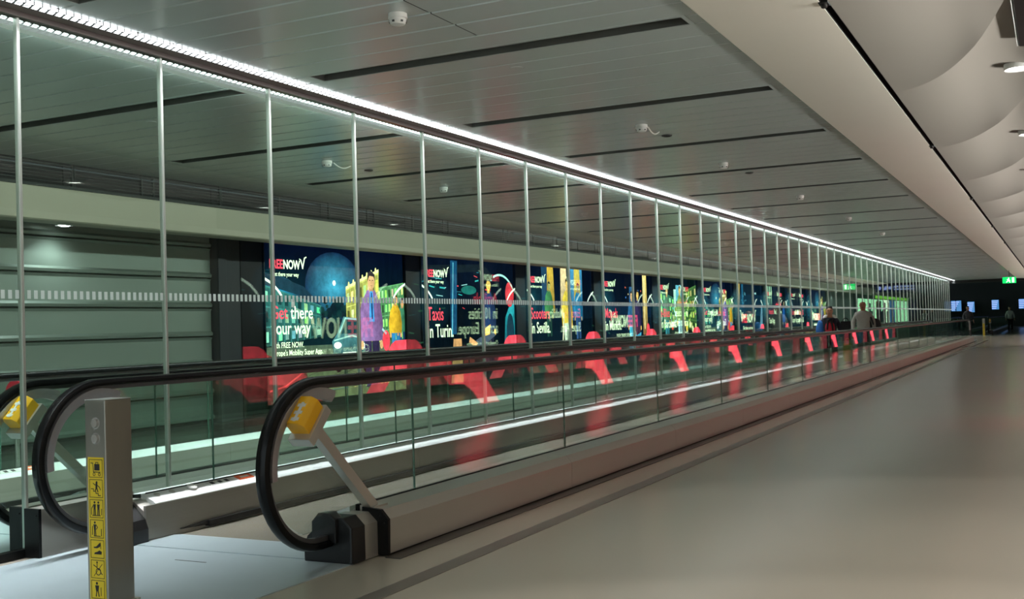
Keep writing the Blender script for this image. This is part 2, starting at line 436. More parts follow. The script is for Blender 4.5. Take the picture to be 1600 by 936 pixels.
# ------------------------------------------------------------------ right wall (seen only in reflections)
b = MB(); b.box(XR+.16, XR+.3, 13.6, 130, 0, 3.6); b.cur = 1; b.box(XR+.16, XR+.3, -12, 13.6, 0, 3.6); struct(b.build('wall_right', [M['black'], M['beige']]))
# ------------------------------------------------------------------ left side: louvre, bulkhead, recess, wall
def louvre(y0, y1, i):
    r = empty('ventilation_louvre', (-10.3, y0, 3.12))
    L = y1-y0
    b = MB(); b.box(-.2, -.18, 0, L, -.02, .28); b.build('backing', M['gap'], r)
    b = MB()
    for k in range(7): b.prism([(-.02,.012+k*.04),(.0,.008+k*.04),(.0,.014+k*.04),(-.02,.02+k*.04)], 'y', 0, L)
    b.build('slats', M['louvre'], r)
    b = MB()
    for yy in (.0, L*.42, L*.5, L-.02): b.box(-.03, .004, yy, yy+.018, 0, .28)
    b.build('uprights', M['louvre'], r)
    tag(r, 'dark slatted ventilation louvre above the cream bulkhead, %s section from the near end' % ordn(i), 'louvre', 'louvre sections above the bulkhead')
for i in range(28): louvre(1.6+2.53*i, 1.6+2.53*(i+1)-.01, i)
b = MB(); b.prism([(-10.28,3.13),(-10.36,3.13),(-10.8,3.13),(-10.8,2.74),(-10.36,2.72),(-10.33,2.735)], 'y', -3, 95)
struct(b.build('trim_5', M['bulk']))
b = MB(); b.box(-10.33, -10.26, -3, 95, 3.095, 3.13); struct(b.build('trim_6', M['louvre']))
b = MB(); b.box(-12.2, -10.7, -3, 95, 2.95, 3.1); struct(b.build('ceiling_recess', M['hall']))
b = MB(); b.box(-12.2, -10.52, -12, Y_END, 3.1, 3.62); struct(b.build('wall_upper_left', M['gap']))
b = MB(); b.box(-12.2, XL-.12, -12, 130, 0, 3.1); struct(b.build('wall_left', M['black']))
# cladding bay
def cladding():
    r = empty('metal_cladding', (XL, 0, 0))
    zs = [0.05, .45, .89, 1.33, 1.77, 2.23, 2.70, 2.90]
    for a, c in zip(zs[:-1], zs[1:]):
        b = MB(); b.prism([(-.1,a),(0,a+.012),(.012,a+.05),(-.025,a+.085),(-.025,c-.05),(-.005,c-.015),(-.1,c)], 'y', -3, 13.05)
        b.build('panel', M['clad'], r)
    tag(r, 'grey-green horizontal metal panels covering the wall at left before the first advert', 'wall cladding')
cladding()
b = MB(); b.box(XL-.1, XL+.12, 13.08, 13.26, 0, 2.95); b.box(XL-.1, XL+.04, 13.26, 13.7, 0, 2.95)
struct(b.build('trim_7', M['hall'], bevel=.01))
def recess_lamp(x, y, label):
    r = empty('recess_downlight', (x, y, 2.84))
    b = MB(); b.lathe([(.09,-.004),(.115,-.02),(.12,.11),(.09,.11)], 24); b.build('ring', M['white'], r, smooth=True)
    b = MB(); b.lathe([(.001,-.035),(.05,-.03),(.088,-.008),(.088,.015)], 24); b.build('lens', M['lamp_dim'], r, smooth=True)
    ld = bpy.data.lights.new('lamp', 'SPOT'); ld.energy = 30; ld.spot_size = math.radians(140); ld.spot_blend = .7; ld.color = (.9,.97,1); ld.shadow_soft_size = .09
    lo = bpy.data.objects.new('lamp', ld); COL.objects.link(lo); lo.parent = r; lo.location = (0,0,-.05)
    tag(r, label, 'downlight')
recess_lamp(-11.45, 10.05, 'bright round downlight over the grey-green cladding at left')
recess_lamp(-11.4, 65.0, 'bright downlight under the bulkhead just past the last advert')

# ------------------------------------------------------------------ moving walkways
XC = -4.65
YA, YB = 4.6, 57.2
def loop_path(n=26):
    cy, cz, r = YA+.46, .585, .465
    p = [(cy+.28, cz-r+.0)]
    for i in range(n+1):
        a = -PI/2 - PI*i/n
        p.append((cy+r*math.cos(a), cz+r*math.sin(a)))
    return p
def full_path():
    a = loop_path(); m = (YA+YB)/2
    far = [(2*m-y, z) for y, z in reversed(a)]
    mid = [(YA+.46+1.0*k, 1.05) for k in range(1, int(YB-YA-1))]
    return a + mid + far
def make_walkway():
    w = empty('moving_walkway', (XC, 0, 0))
    P = full_path()
    pr_hr = [(-.04,-.012),(-.04,.006),(-.031,.02),(-.014,.026),(.014,.026),(.031,.02),(.04,.006),(.04,-.012),(.026,-.02),(.018,-.006),(-.018,-.006),(-.026,-.02)]
    pr_in = [(-.017,-.004),(.017,-.004),(.017,-.045),(-.017,-.045)]
    P_out = [(y, z) for y, z in P]
    m = (YA+YB)/2
    for s in (1, -1):
        X = .85*s
        h = MB(); h.sweep(P_out, [(a, -c) for a, c in pr_hr] if False else pr_hr, X); h.build('handrail', M['rubber'], w, smooth=True)
        h = MB(); h.sweep(P_out, pr_in, X); h.build('handrail_guide', M['guide'], w, smooth=True)
        # silver cover inside each end loop
        for e in (0, 1):
            arc = []
            for i in range(19):
                a = math.radians(68 + (187-68)*i/18)
                y, z = YA+.46+.415*math.cos(a), .585+.415*math.sin(a)
                arc.append((y if e == 0 else 2*m-y, z))
            if e == 0: arc = arc[::-1]
            c = MB(); c.sweep(arc, [(-.036,.015),(.036,.015),(.036,-.015),(.02,-.05),(-.02,-.05),(-.036,-.015)], X)
            c.build('newel_trim', M['silver'], w, smooth=True)
        # glass panels
        g = MB(); poly = [(YA+1.505,.285),(YA+1.505,1.005)]
        for i in range(21):
            a = math.radians(90+160*i/20); poly.append((YA+.46+.405*math.cos(a), .585+.405*math.sin(a)))
        poly += [(YA+.62,.21),(YA+.85,.285)]
        g.prism(poly, 'x', X-.006, X+.006); g.build('balustrade_glass', M['bglass'], w)
        g = MB(); g.prism([(2*m-y, z) for y, z in poly], 'x', X-.006, X+.006); g.build('balustrade_glass', M['bglass'], w)
        y = YA+1.51; k = 0
        while y < YB-1.6:
            y2 = min(y+2.44, YB-1.51)
            g = MB(); g.box(X-.006, X+.006, y+.004, y2-.004, .285, 1.005); g.build('balustrade_glass', M['bglass'], w)
            g = MB(); g.box(X-.0065, X+.0065, y-.003, y+.003, .285, 1.005); g.build('glass_joint', M['bedge'], w)
            y = y2; k += 1
        # decking outside the glass, in lengths with a fine joint
        y = YA+.86; k = 0
        while y < YB-.9:
            y2 = min(y+2.7, YB-.86)
            d = MB(); d.prism([(s*1.075,.012),(s*1.08,.214),(s*1.03,.268),(s*.865,.285),(s*.865,.012)], 'y', y+.002, y2-.002)
            d.build('outer_decking', M['steel'] if s > 0 else M['alu'], w); y = y2
        d = MB(); d.box(s*.87, s*1.062, YA+.86, YB-.86, 0, .012); d.build('plinth', M['plastic'], w)
        for e, yy in ((0, YA+.845), (1, YB-.845)):
            d = MB(); d.prism([(s*1.077,.004),(s*1.082,.214),(s*1.031,.27),(s*.9,.282),(s*.9,.004)], 'y', yy-.012, yy+.012)
            for px, pz in ((.955,.262),(1.03,.235),(1.055,.19)): d.lathe([(.001,-.018),(.006,-.016),(.006,0)], 8, Matrix.Translation((s*px, yy, pz)) @ Matrix.Rotation(-PI/2, 4, 'X'))
            d.build('end_plate', M['black'], w)
        # glass base clamp, inner decking, skirt and brush
        d = MB(); d.prism([(s*.865,.23),(s*.865,.287),(s*.856,.292),(s*.844,.292),(s*.835,.287),(s*.835,.23)], 'y', YA+.86, YB-.86); d.build('glass_clamp', M['black'], w)
        d = MB(); d.prism([(s*.835,.2),(s*.835,.286),(s*.765,.262),(s*.735,.25),(s*.715,.235),(s*.715,.2)], 'y', YA+.80, YB-.80); d.build('inner_decking', M['alu'], w)
        y = YA+.70
        while y < YB-.75:
            y2 = min(y+3.4, YB-.70)
            d = MB(); d.box(s*.70, s*.72, y+.002, y2-.002, -.02, .232); d.build('skirt', M['steel_dark'], w); y = y2
        d = MB(); d.box(s*.66, s*.70, YA+1.25, YB-1.25, .012, .05); d.prism([(YA+1.25,.05),(YA+1.25,.02),(YA+1.0,.034)], 'x', s*.68, s*.70); d.build('skirt_brush', M['plastic'], w)
        # handrail inlet box at both ends
        for e in (0, 1):
            def fy(v): return v if e == 0 else 2*m-v
            d = MB(); d.prism([(s*.675,0),(s*1.012,0),(s*1.012,.205),(s*.95,.262),(s*.83,.262),(s*.70,.15),(s*.675,.09)], 'y', fy(YA+.56), fy(YA+.70))
            d.prism([(s*.75,.12),(s*.92,.12),(s*.92,.255),(s*.87,.29),(s*.80,.29),(s*.75,.24)], 'y', fy(YA+.535), fy(YA+.62))
            d.build('inlet_cover', M['plastic'], w, bevel=.012)
            d = MB(); d.prism([(s*.72,0),(s*1.006,0),(s*1.006,.20),(s*.945,.256),(s*.80,.256),(s*.72,.2)], 'y', fy(YA+.70), fy(YA+.84)); d.build('inlet_box', M['steel'], w)
    # landing plates, comb, belt
    for e in (0, 1):
        def fy(v): return v if e == 0 else 2*m-v
        d = MB(); d.box(-1.0, 1.0, fy(YA-2.6), fy(YA+.59), -.05, .002); d.box(-.7, .7, fy(YA+.59), fy(YA+.594), -.05, -.002); d.build('landing_plate', M['plate'], w)
        d = MB(); d.box(-.70, .70, fy(YA+.594), fy(YA+.95), -.05, .006)
        d.prism([(fy(YA+.95),.006),(fy(YA+1.02),-.005),(fy(YA+.95),-.02)], 'x', -.70, .70); d.build('comb_plate', M['plate'], w)
        d = MB(); d.box(-.1, .14, fy(YA+.325), fy(YA+.335), .0005, .003); d.build('plate_mark', M['slot'], w)
    d = MB()
    nrib = 46
    for k in range(nrib):
        x = -.66+1.32*k/nrib; d.box(x, x+.017, YA+1.0, YB-1.0, -.03, -.004)
    d.box(-.66, .66, YA+1.0, YB-1.0, -.05, -.03)
    d.build('pallet_belt', M['belt'], w)
    # brace with yellow indicator on the right balustrade
    X = .93
    a = Vector((YA+.90, .27)); t = Vector((YA+.33, .80)); dv = (t-a).normalized(); nv = Vector((-dv.y, dv.x))
    ang = math.atan2(dv.y, dv.x)
    MB_ = Matrix.Translation((X, a.x, a.y)) @ Matrix.Rotation(ang, 4, 'X')       # local y runs up the brace, local z across it
    ln = (t-a).length
    d = MB(); d.box(-.028, .028, 0, ln, -.032, .032, MB_); d.build('safety_brace', M['steel'], w, bevel=.004)
    d = MB(); d.box(-.06, .06, -.02, .05, -.07, .05, Matrix.Translation((X, a.x, a.y+.01))) if False else d.box(-.05,.05, -.05,.09, -.006,.01, Matrix.Translation((X, a.x, a.y+.005)))
    d.build('brace_foot', M['steel'], w)
    d = MB(); d.box(-.075, .07, ln-.005, ln+.055, -.12, .125, MB_); d.build('indicator_bracket', M['steel'], w, bevel=.004)
    d = MB(); d.prism([(-.062,ln+.055),(.055,ln+.055),(.055,ln+.12),(.03,ln+.15),(-.045,ln+.15),(-.062,ln+.12)], 'z', -.105, .085, MB_)
    ib = d.build('safety_indicator', M['yellow'], w, bevel=.006)
    d = MB()
    for q in (-.05,.0,.045): d.box(-.03, .022, ln+.150, ln+.1525, q, q+.02, MB_)
    d.box(-.012, .006, ln+.150, ln+.153, -.06, .07, MB_)
    d.build('white_marks', M['white'], ib)
    # key switches and stickers on the left inner decking near the entry
    def deck_z(x): return .286 + (abs(x)-.835)*(.286-.262)/.07
    def on_deck(x, y): return Matrix.Translation((x, y, deck_z(x)+.001)) @ Matrix.Rotation(math.atan(.024/.07), 4, 'Y')
    for x, y, r, hh in ((-.80,5.5,.022,.006),(-.80,5.64,.022,.006),(-.79,5.82,.036,.02)):
        d = MB(); d.lathe([(r,0),(r,hh*.7),(r*.85,hh),(.001,hh)], 20, on_deck(x, y)); d.build('key_switch', M['steel'] if r < .03 else M['white'], w, smooth=True)
    d = MB(); d.box(-.03,.03,-.13,.13,0,.002, on_deck(-.80, 6.12)); lab = d.build('control_label', M['white'], w)
    d = MB()
    for q in (-.1,-.02,.05): d.box(-.018,.018,q,q+.035,.002,.003, on_deck(-.80, 6.12))
    d.build('label_ink', M['ink'], lab)
    d = MB(); d.box(-.032,.032,-.08,.08,0,.004, on_deck(-.80, 6.38)); ol = d.build('orange_label', M['orange'], w); ol['label'] = 'orange warning label'
    d = MB(); d.box(-.012,.012,-.045,.045,.004,.005, on_deck(-.80, 6.38)); d.build('label_ink', M['white'], ol)
    return w
wk = make_walkway()
tag(wk, 'moving walkway right of the glass partition carrying two people, nearest the camera', 'moving walkway', 'moving walkways')
wl = copy_tree(wk); wl.location = (XC-2.25, 0, 0)
tag(wl, 'moving walkway left of the glass partition, seen through the glass', 'moving walkway', 'moving walkways')
for par, x0, x1, ya, lab in ((wk, -5.735, -5.607, 4.69, 0), (wl, -5.905, -5.79, 4.72, 0)):
    d = MB(); d.box(x0-par.location.x, x1-par.location.x, ya+.012, 5.45, .004, .297); d.build('end_casing', M['steel'], par)
    d = MB(); d.box(x0-par.location.x, x1-par.location.x, ya-.008, ya+.012, 0, .3)
    for zz in (.04,.26): d.lathe([(.001,-.02),(.006,-.018),(.006,0)], 8, Matrix.Translation((x1-.02-par.location.x, ya, zz)) @ Matrix.Rotation(-PI/2, 4, 'X'))
    d.build('end_cap', M['black'], par)
for k, x in ((0, XC+.02), (1, XC-2.25)):
    c = copy_tree(wk); c.location = (x, 70.0, 0); c.scale = (1, .62, 1)
    for ch in list(c.children):
        if ch.name.startswith('end_'): pass
    tag(c, ['farther moving walkway past the end of the right one', 'farther moving walkway past the end of the left one'][k], 'moving walkway', 'moving walkways')

# ------------------------------------------------------------------ pictogram bollard
def stroke(b, pts, wd, y, dy=.0006):
    for (x0,z0),(x1,z1) in zip(pts[:-1], pts[1:]):
        t = Vector((x1-x0, z1-z0)); ln = t.length
        if ln < 1e-6: continue
        t /= ln; n = Vector((-t.y, t.x))*wd/2; t = t*wd*.3
        b.prism([(x0-t.x+n.x,z0-t.y+n.y),(x0-t.x-n.x,z0-t.y-n.y),(x1+t.x-n.x,z1+t.y-n.y),(x1+t.x+n.x,z1+t.y+n.y)], 'y', y, y-dy)
def disc2(b, cx, cz, r, y, n=14, sx=1, dy=.0006): b.prism([(cx+sx*r*math.cos(2*PI*i/n), cz+r*math.sin(2*PI*i/n)) for i in range(n)], 'y', y, y-dy)
def ring2(b, cx, cz, r, wd, y, n=18): stroke(b, [(cx+r*math.cos(2*PI*i/n), cz+r*math.sin(2*PI*i/n)) for i in range(n+1)], wd, y)
def picto(kind, y):
    """black line drawing about 0.07 m square centred on (0,0)"""
    b = MB(); w = .004
    f = .044
    stroke(b, [(-f,-f),(f,-f),(f,f),(-f,f),(-f,-f)], .0028, y)
    if kind == 'cart':
        stroke(b, [(-.034,.026),(-.02,.026),(-.016,-.018),(.03,-.018)], w, y)
        b.prism([(-.010,-.010),(.026,-.010),(.026,.022),(-.010,.022)], 'y', y, y-.0006); stroke(b, [(0,.022),(0,.03),(.016,.03),(.016,.022)], .003, y)
        ring2(b, -.012, -.029, .007, .003, y); ring2(b, .024, -.029, .007, .003, y)
    elif kind == 'stairs':
        stroke(b, [(-.034,-.002),(-.018,-.002),(-.018,-.014),(-.002,-.014),(-.002,-.024),(.014,-.024),(.014,-.034),(.03,-.034)], w, y)
        disc2(b, .004, .031, .006, y); stroke(b, [(.003,.024),(.002,.004)], .012, y); stroke(b, [(.002,.004),(-.006,-.01)], .006, y); stroke(b, [(.004,.004),(.012,-.016)], .006, y)
        stroke(b, [(-.02,.026),(-.008,.018),(.002,.02)], .004, y); stroke(b, [(.006,.018),(.022,.008),(.03,-.006)], .004, y)
    elif kind == 'pair':
        for q in (-.013,.013):
            disc2(b, q, .031, .006, y); b.prism([(q-.009,.022),(q+.009,.022),(q+.006,-.004),(q-.006,-.004)], 'y', y, y-.0006)
            stroke(b, [(q-.004,-.004),(q-.005,-.03)], .006, y); stroke(b, [(q+.004,-.004),(q+.005,-.03)], .006, y)
        stroke(b, [(-.034,-.03),(-.034,.0),(-.024,.014)], .004, y); stroke(b, [(.034,-.03),(.034,.0)], .004, y); stroke(b, [(-.028,-.034),(.026,-.034)], .004, y)
    elif kind == 'stand':
        disc2(b, -.014, .031, .006, y); b.prism([(-.024,.022),(-.006,.022),(-.008,-.004),(-.02,-.004)], 'y', y, y-.0006)
        stroke(b, [(-.017,-.004),(-.018,-.032)], .006, y); stroke(b, [(-.010,-.004),(-.008,-.032)], .006, y); stroke(b, [(-.006,.02),(.004,.008),(-.004,-.002)], .004, y)
        stroke(b, [(-.03,.012),(-.032,-.03)], .004, y); stroke(b, [(.03,-.034),(.03,.0)], .004, y); stroke(b, [(-.02,-.036),(.022,-.036)], .004, y)
    elif kind == 'shoes':
        b.prism([(-.026,.010),(-.008,.012),(.012,.028),(.022,.034),(.024,.024),(.018,.012),(.0,.004),(-.022,.004)], 'y', y, y-.0006); stroke(b, [(.022,.026),(.024,.002)], .003, y)
        b.prism([(-.022,-.026),(.028,-.026),(.03,-.012),(.014,-.006),(.002,-.012),(-.018,-.018)], 'y', y, y-.0006)
    elif kind == 'chair':
        ring2(b, .004, -.012, .016, .004, y); stroke(b, [(-.004,.032),(-.004,.002),(.014,-.002),(.024,-.02),(.032,-.024)], .004, y); disc2(b, -.004, .034, .005, y)
        stroke(b, [(-.028,.02),(-.004,.008)], .004, y); stroke(b, [(.03,.026),(-.026,-.034)], .003, y)
    else:
        disc2(b, -.008, .03, .007, y); b.prism([(-.02,.02),(.006,.02),(.002,-.01),(-.014,-.01)], 'y', y, y-.0006); stroke(b, [(-.01,-.01),(-.014,-.034)], .006, y); stroke(b, [(0,-.01),(.006,-.034)], .006, y); stroke(b, [(.02,.01),(.02,-.03)], .004, y)
    return b
def bollard(loc, label):
    r = empty('pictogram_post', loc)
    b = MB(); b.prism([(-.07,0),(.07,0),(.07,.17),(-.07,.17)], 'z', 0, 1.018); b.build('post', M['post'], r, bevel=.006)
    b = MB(); b.box(-.07, .07, 0, .17, 1.02, 1.022); b.build('top_cap', M['alu'], r)
    b = MB(); b.box(-.09, .09, -.02, .19, 0, .006); b.build('base_flange', M['steel'], r)
    for z in (.905, .828):
        b = MB(); b.lathe([(.001,.012),(.02,.010),(.026,.0),(.03,-.001)], 24, Matrix.Translation((.002,-.001,z)) @ Matrix.Rotation(PI/2, 4, 'X')); b.build('signal_lens', M['disc'], r, smooth=True)
    b = MB(); b.box(-.054, .054, -.0015, .001, .02, .735); st = b.build('warning_sticker', M['sticker'], r); st['label'] = 'yellow strip of black pictograms'
    for k, kind in enumerate(('cart','stairs','pair','stand','shoes','chair','child')):
        p = picto(kind, -.0016).build('pictogram', M['ink'], st); p.location = (0, 0, .68-.1*k)
    tag(r, label, 'warning post', 'pictogram posts')
    return r
p0 = bollard((-4.315, 3.95, .003), 'brushed steel post with yellow pictogram strip before the nearest walkway entry')
p1 = copy_tree(p0); p1.location = (-3.86, 69.5, 0)
p1['label'] = 'small distant yellow-striped post beyond the far end of the right walkway'

# red rimmed round sign behind the left walkway
r = empty('round_sign', (-8.3, 6.72, 0))
b = MB(); b.lathe([(.095,0),(.12,.004),(.12,.02),(.095,.02)], 30, Matrix.Translation((0,0,.87)) @ Matrix.Rotation(PI/2, 4, 'X')); b.build('rim', M['red'], r, smooth=True)
b = MB(); b.lathe([(.001,.004),(.094,.004),(.094,.018),(.001,.018)], 30, Matrix.Translation((0,0,.87)) @ Matrix.Rotation(PI/2, 4, 'X')); b.build('face', M['white'], r)
b = MB(); b.lathe([(.02,0),(.02,.79)], 14); b.lathe([(.09,0),(.09,.012)], 20); b.build('stem', M['steel'], r, smooth=True)
tag(r, 'red-rimmed round sign half hidden behind the left walkway handrail at the left edge', 'sign')

# ------------------------------------------------------------------ smoke detectors and ceiling roses
def detector(loc, label, cable=False):
    r = empty('smoke_detector', loc)
    Mx = Matrix.Rotation(PI, 4, 'X')
    b = MB(); b.lathe([(.062,0),(.064,.03),(.06,.034)], 26, Mx); b.build('base', M['white'], r, smooth=True)
    b = MB(); b.lathe([(.054,.034),(.056,.055),(.046,.07),(.02,.074),(.001,.074)], 26, Mx); b.build('sensor_head', M['white'], r, smooth=True)
    b = MB()
    for k in range(6): b.box(-.008,.008,.05,.058,-.062,-.05, Matrix.Rotation(k*PI/3, 4, 'Z'))
    b.build('vents', M['slot'], r)
    if cable:
        b = MB(); pts = [Vector((.05+.0*i, .06+.36*i/14, -.018-.045*math.sin(PI*i/14))) for i in range(15)]
        for p, q in zip(pts[:-1], pts[1:]):
            t = (q-p); mm = t.to_track_quat('Z', 'Y').to_matrix().to_4x4(); mm.translation = p
            b.lathe([(.007,0),(.007,t.length)], 8, mm)
        b.build('cable', M['white'], r, smooth=True)
    tag(r, label, 'smoke detector', 'smoke detectors on the ceiling')
DX = -3.79
detector((DX, 6.05, ZC), 'white smoke detector on the ceiling nearest the camera')
detector((DX-.02, 10.8, ZC), 'white smoke detector with a short cable, right of the glass', True)
detector((DX-.05, 14.05, ZC), 'white smoke detector right of the glass, next one beyond the cabled one')
detector((DX, 18.6, ZC), 'small white smoke detector right of the glass, fourth from the camera')
detector((DX, 23.4, ZC), 'tiny white smoke detector right of the glass, fifth from the camera')
detector((DX, 28.3, ZC), 'tiny white smoke detector right of the glass, sixth from the camera')
detector((-7.8, 10.76, ZC), 'white smoke detector with a short cable seen through the glass', True)
detector((-7.93, 13.78, ZC), 'white smoke detector seen through the glass beyond the cabled one')
for (x, y, lab) in ((DX, 7.82, 'flat round ceiling cover near the camera, right of the glass'), (DX, 11.57, 'dark round ceiling vent just past the cabled detector right of the glass'), (DX, 15.2, 'small dark round ceiling vent beyond the third detector right of the glass'),
                    (-7.7, 7.8, 'flat round ceiling cover seen through the second glass pane'), (-7.83, 11.7, 'dark round ceiling vent past the cabled detector behind the glass')):
    r = empty('ceiling_vent', (x, y, ZC)); dk = 'dark' in lab
    b = MB(); b.lathe([(.001,-.006),(.05,-.006),(.058,0)] if not dk else [(.03,-.004),(.045,-.014),(.056,-.012),(.06,0)], 24); b.build('cover', M['plank'] if not dk else M['slot'], r, smooth=True)
    if dk: b = MB(); b.lathe([(.001,-.004),(.032,-.004)], 20); b.build('core', M['gap'], r)
    tag(r, lab, 'ceiling vent', 'round covers on the ceiling')

# ------------------------------------------------------------------ backlit posters
PW, PH, PZ = 4.34, 2.70, .17
class Art:
    def __init__(s): s.v, s.f, s.c = [], [], []
    def poly(s, pts, col, lay=1):
        b = len(s.v); s.v += [(x, -.0022*lay, z) for x, z in pts]; s.f.append(list(range(b, b+len(pts))))
        s.c.append(col if isinstance(col, list) else [col]*len(pts))
    def rect(s, x0, x1, z0, z1, col, lay=1): s.poly([(x0,z0),(x1,z0),(x1,z1),(x0,z1)], col, lay)
    def vgrad(s, x0, x1, z0, z1, c0, c1, lay=0, n=6):
        for i in range(n):
            a, b = i/n, (i+1)/n
            m = lambda t: tuple(c0[k]*(1-t)+c1[k]*t for k in range(4))
            s.poly([(x0,z0+(z1-z0)*a),(x1,z0+(z1-z0)*a),(x1,z0+(z1-z0)*b),(x0,z0+(z1-z0)*b)], [m(a),m(a),m(b),m(b)], lay)
    def ell(s, cx, cz, rx, rz, col, lay=1, n=20, rot=0):
        cr, sr = math.cos(rot), math.sin(rot)
        s.poly([(cx+rx*math.cos(2*PI*i/n)*cr-rz*math.sin(2*PI*i/n)*sr, cz+rx*math.cos(2*PI*i/n)*sr+rz*math.sin(2*PI*i/n)*cr) for i in range(n)], col, lay)
    def glow(s, cx, cz, rx, rz, c0, c1, lay=1, n=28):
        R_ = [(cx+rx*math.cos(2*PI*i/n), cz+rz*math.sin(2*PI*i/n)) for i in range(n)]; H_ = [(cx+.5*rx*math.cos(2*PI*i/n), cz+.5*rz*math.sin(2*PI*i/n)) for i in range(n)]
        cm = tuple(c0[k]*.3+c1[k]*.7 for k in range(4))
        for i in range(n):
            j = (i+1) % n; s.poly([(cx,cz),H_[i],H_[j]], [c0,cm,cm], lay); s.poly([H_[i],R_[i],R_[j],H_[j]], [cm,c1,c1,cm], lay)
    def line(s, pts, w, col, lay=1):
        for (x0,z0),(x1,z1) in zip(pts[:-1], pts[1:]):
            t = Vector((x1-x0, z1-z0))
            if t.length < 1e-6: continue
            t.normalize(); n = Vector((-t.y, t.x))*w/2; e = t*w*.25
            s.poly([(x0-e.x+n.x,z0-e.y+n.y),(x0-e.x-n.x,z0-e.y-n.y),(x1+e.x-n.x,z1+e.y-n.y),(x1+e.x+n.x,z1+e.y+n.y)], col, lay)
    def arc(s, cx, cz, r, a0, a1, w, col, lay=1, n=12): s.line([(cx+r*math.cos(math.radians(a0+(a1-a0)*i/n)), cz+r*math.sin(math.radians(a0+(a1-a0)*i/n))) for i in range(n+1)], w, col, lay)
    def clipbox(s):
        for i, (x, y, z) in enumerate(s.v): s.v[i] = (min(max(x, 0), PW), y, min(max(z, 0), PH))
    def build(s, name, parent):
        s.clipbox()
        me = bpy.data.meshes.new(name); me.from_pydata(s.v, [], s.f); me.materials.append(M['poster'])
        at = me.color_attributes.new('Col', 'FLOAT_COLOR', 'CORNER'); k = 0
        for p, cs in zip(me.polygons, s.c):
            for q in range(p.loop_total): at.data[p.loop_start+q].color = cs[q]
        o = bpy.data.objects.new(name, me); COL.objects.link(o); o.parent = parent
        return o
C_ = lambda r, g, b: srgb(r, g, b)
RED = C_(236,66,80)
def swoosh(a, lay=20):
    pts = [(PW, .98),(PW-.40,.97),(PW-.55,.90),(PW-1.0,.42),(PW-1.45,0.0),(PW-.85,0.0),(PW-.62,.20),(PW-.35,.33),(PW,.36)]
    a.poly(pts, RED, lay)
def arcs(a, lay=22):
    w = C_(220,240,220)
    a.arc(-.25, 1.2, .92, 42, 92, .045, w, lay); a.arc(PW+.25, 1.2, .92, 88, 138, .045, w, lay)
def figure(a, x, z, h, coat, legs, skin, hair, lay=8, lean=0.0):
    """a standing figure drawn on the print: head, hair, coat, sleeves, legs, shoes"""
    u = h/7.5
    a.poly([(x-.75*u,z),(x-.15*u,z),(x-.05*u,z+3.4*u),(x-.9*u,z+3.5*u)], legs, lay)
    a.poly([(x+.2*u,z),(x+.85*u,z+.05*u),(x+.85*u,z+3.5*u),(x,z+3.4*u)], [tuple(c*.7 for c in legs)]*4, lay)
    a.poly([(x-.95*u,z+3.0*u),(x+.95*u,z+3.0*u),(x+1.0*u,z+5.6*u),(x+.45*u,z+6.35*u),(x-.45*u,z+6.35*u),(x-1.1*u,z+5.6*u)], [coat,tuple(c*.55 for c in coat),tuple(c*.6 for c in coat),tuple(c*.7 for c in coat),coat,coat], lay+1)
    a.poly([(x-1.1*u,z+5.7*u),(x-1.5*u,z+4.2*u),(x-1.35*u,z+2.9*u),(x-1.0*u,z+2.95*u),(x-1.0*u,z+4.2*u),(x-.7*u,z+5.6*u)], coat, lay+2)
    a.poly([(x+1.0*u,z+5.7*u),(x+1.35*u,z+4.2*u),(x+1.25*u,z+2.9*u),(x+.9*u,z+3.0*u),(x+.85*u,z+4.2*u),(x+.6*u,z+5.6*u)], tuple(c*.5 for c in coat), lay+2)
    a.ell(x-1.17*u, z+2.75*u, .2*u, .3*u, skin, lay+3, 10); a.ell(x+1.08*u, z+2.75*u, .2*u, .3*u, skin, lay+3, 10)
    a.poly([(x-.25*u,z+6.2*u),(x+.25*u,z+6.2*u),(x+.2*u,z+6.7*u),(x-.2*u,z+6.7*u)], tuple(c*.7 for c in skin), lay+3)
    a.ell(x+.02*u, z+6.95*u, .42*u, .55*u, skin, lay+4)
    a.poly([(x-.46*u,z+6.9*u),(x-.4*u,z+7.45*u),(x,z+7.65*u),(x+.42*u,z+7.4*u),(x+.46*u,z+6.95*u),(x+.3*u,z+7.25*u),(x-.2*u,z+7.3*u)], hair, lay+5)
    a.rect(x-.2*u, x-.08*u, z+6.97*u, z+7.03*u, hair, lay+5); a.rect(x+.1*u, x+.22*u, z+6.97*u, z+7.03*u, hair, lay+5); a.rect(x-.1*u, x+.14*u, z+6.62*u, z+6.67*u, tuple(c*.5 for c in skin), lay+5)
def facade(a, x0, x1, zb0, zt0, zb1, zt1, wall, lit, rows, cols, lay, rnd):
    a.poly([(x0,zb0),(x1,zb1),(x1,zt1),(x0,zt0)], [tuple(c*.5 for c in wall),tuple(c*.5 for c in wall),wall,wall], lay)
    L = lambda u, v: (x0+(x1-x0)*u, (zb0+(zb1-zb0)*u)*(1-v)+(zt0+(zt1-zt0)*u)*v)
    for r in range(rows):
        for c in range(cols):
            u0, u1, v0, v1 = (c+.22)/cols, (c+.74)/cols, (r+.2)/rows, (r+.72)/rows
            col = tuple(q*(.35+.9*rnd.random()) for q in lit) if rnd.random() < .75 else tuple(q*.25 for q in wall)
            a.poly([L(u0,v0),L(u1,v0),L(u1,v1),L(u0,v1)], col, lay+1)
        a.poly([L(0,(r+.92)/rows),L(1,(r+.92)/rows),L(1,(r+.99)/rows),L(0,(r+.99)/rows)], tuple(q*1.6 for q in wall), lay+1)
    for c in range(cols+1): u = min(max(c/cols, .01), .97); a.poly([L(u,0),L(u+.02,0),L(u+.02,1),L(u,1)], tuple(q*1.3 for q in wall), lay+1)
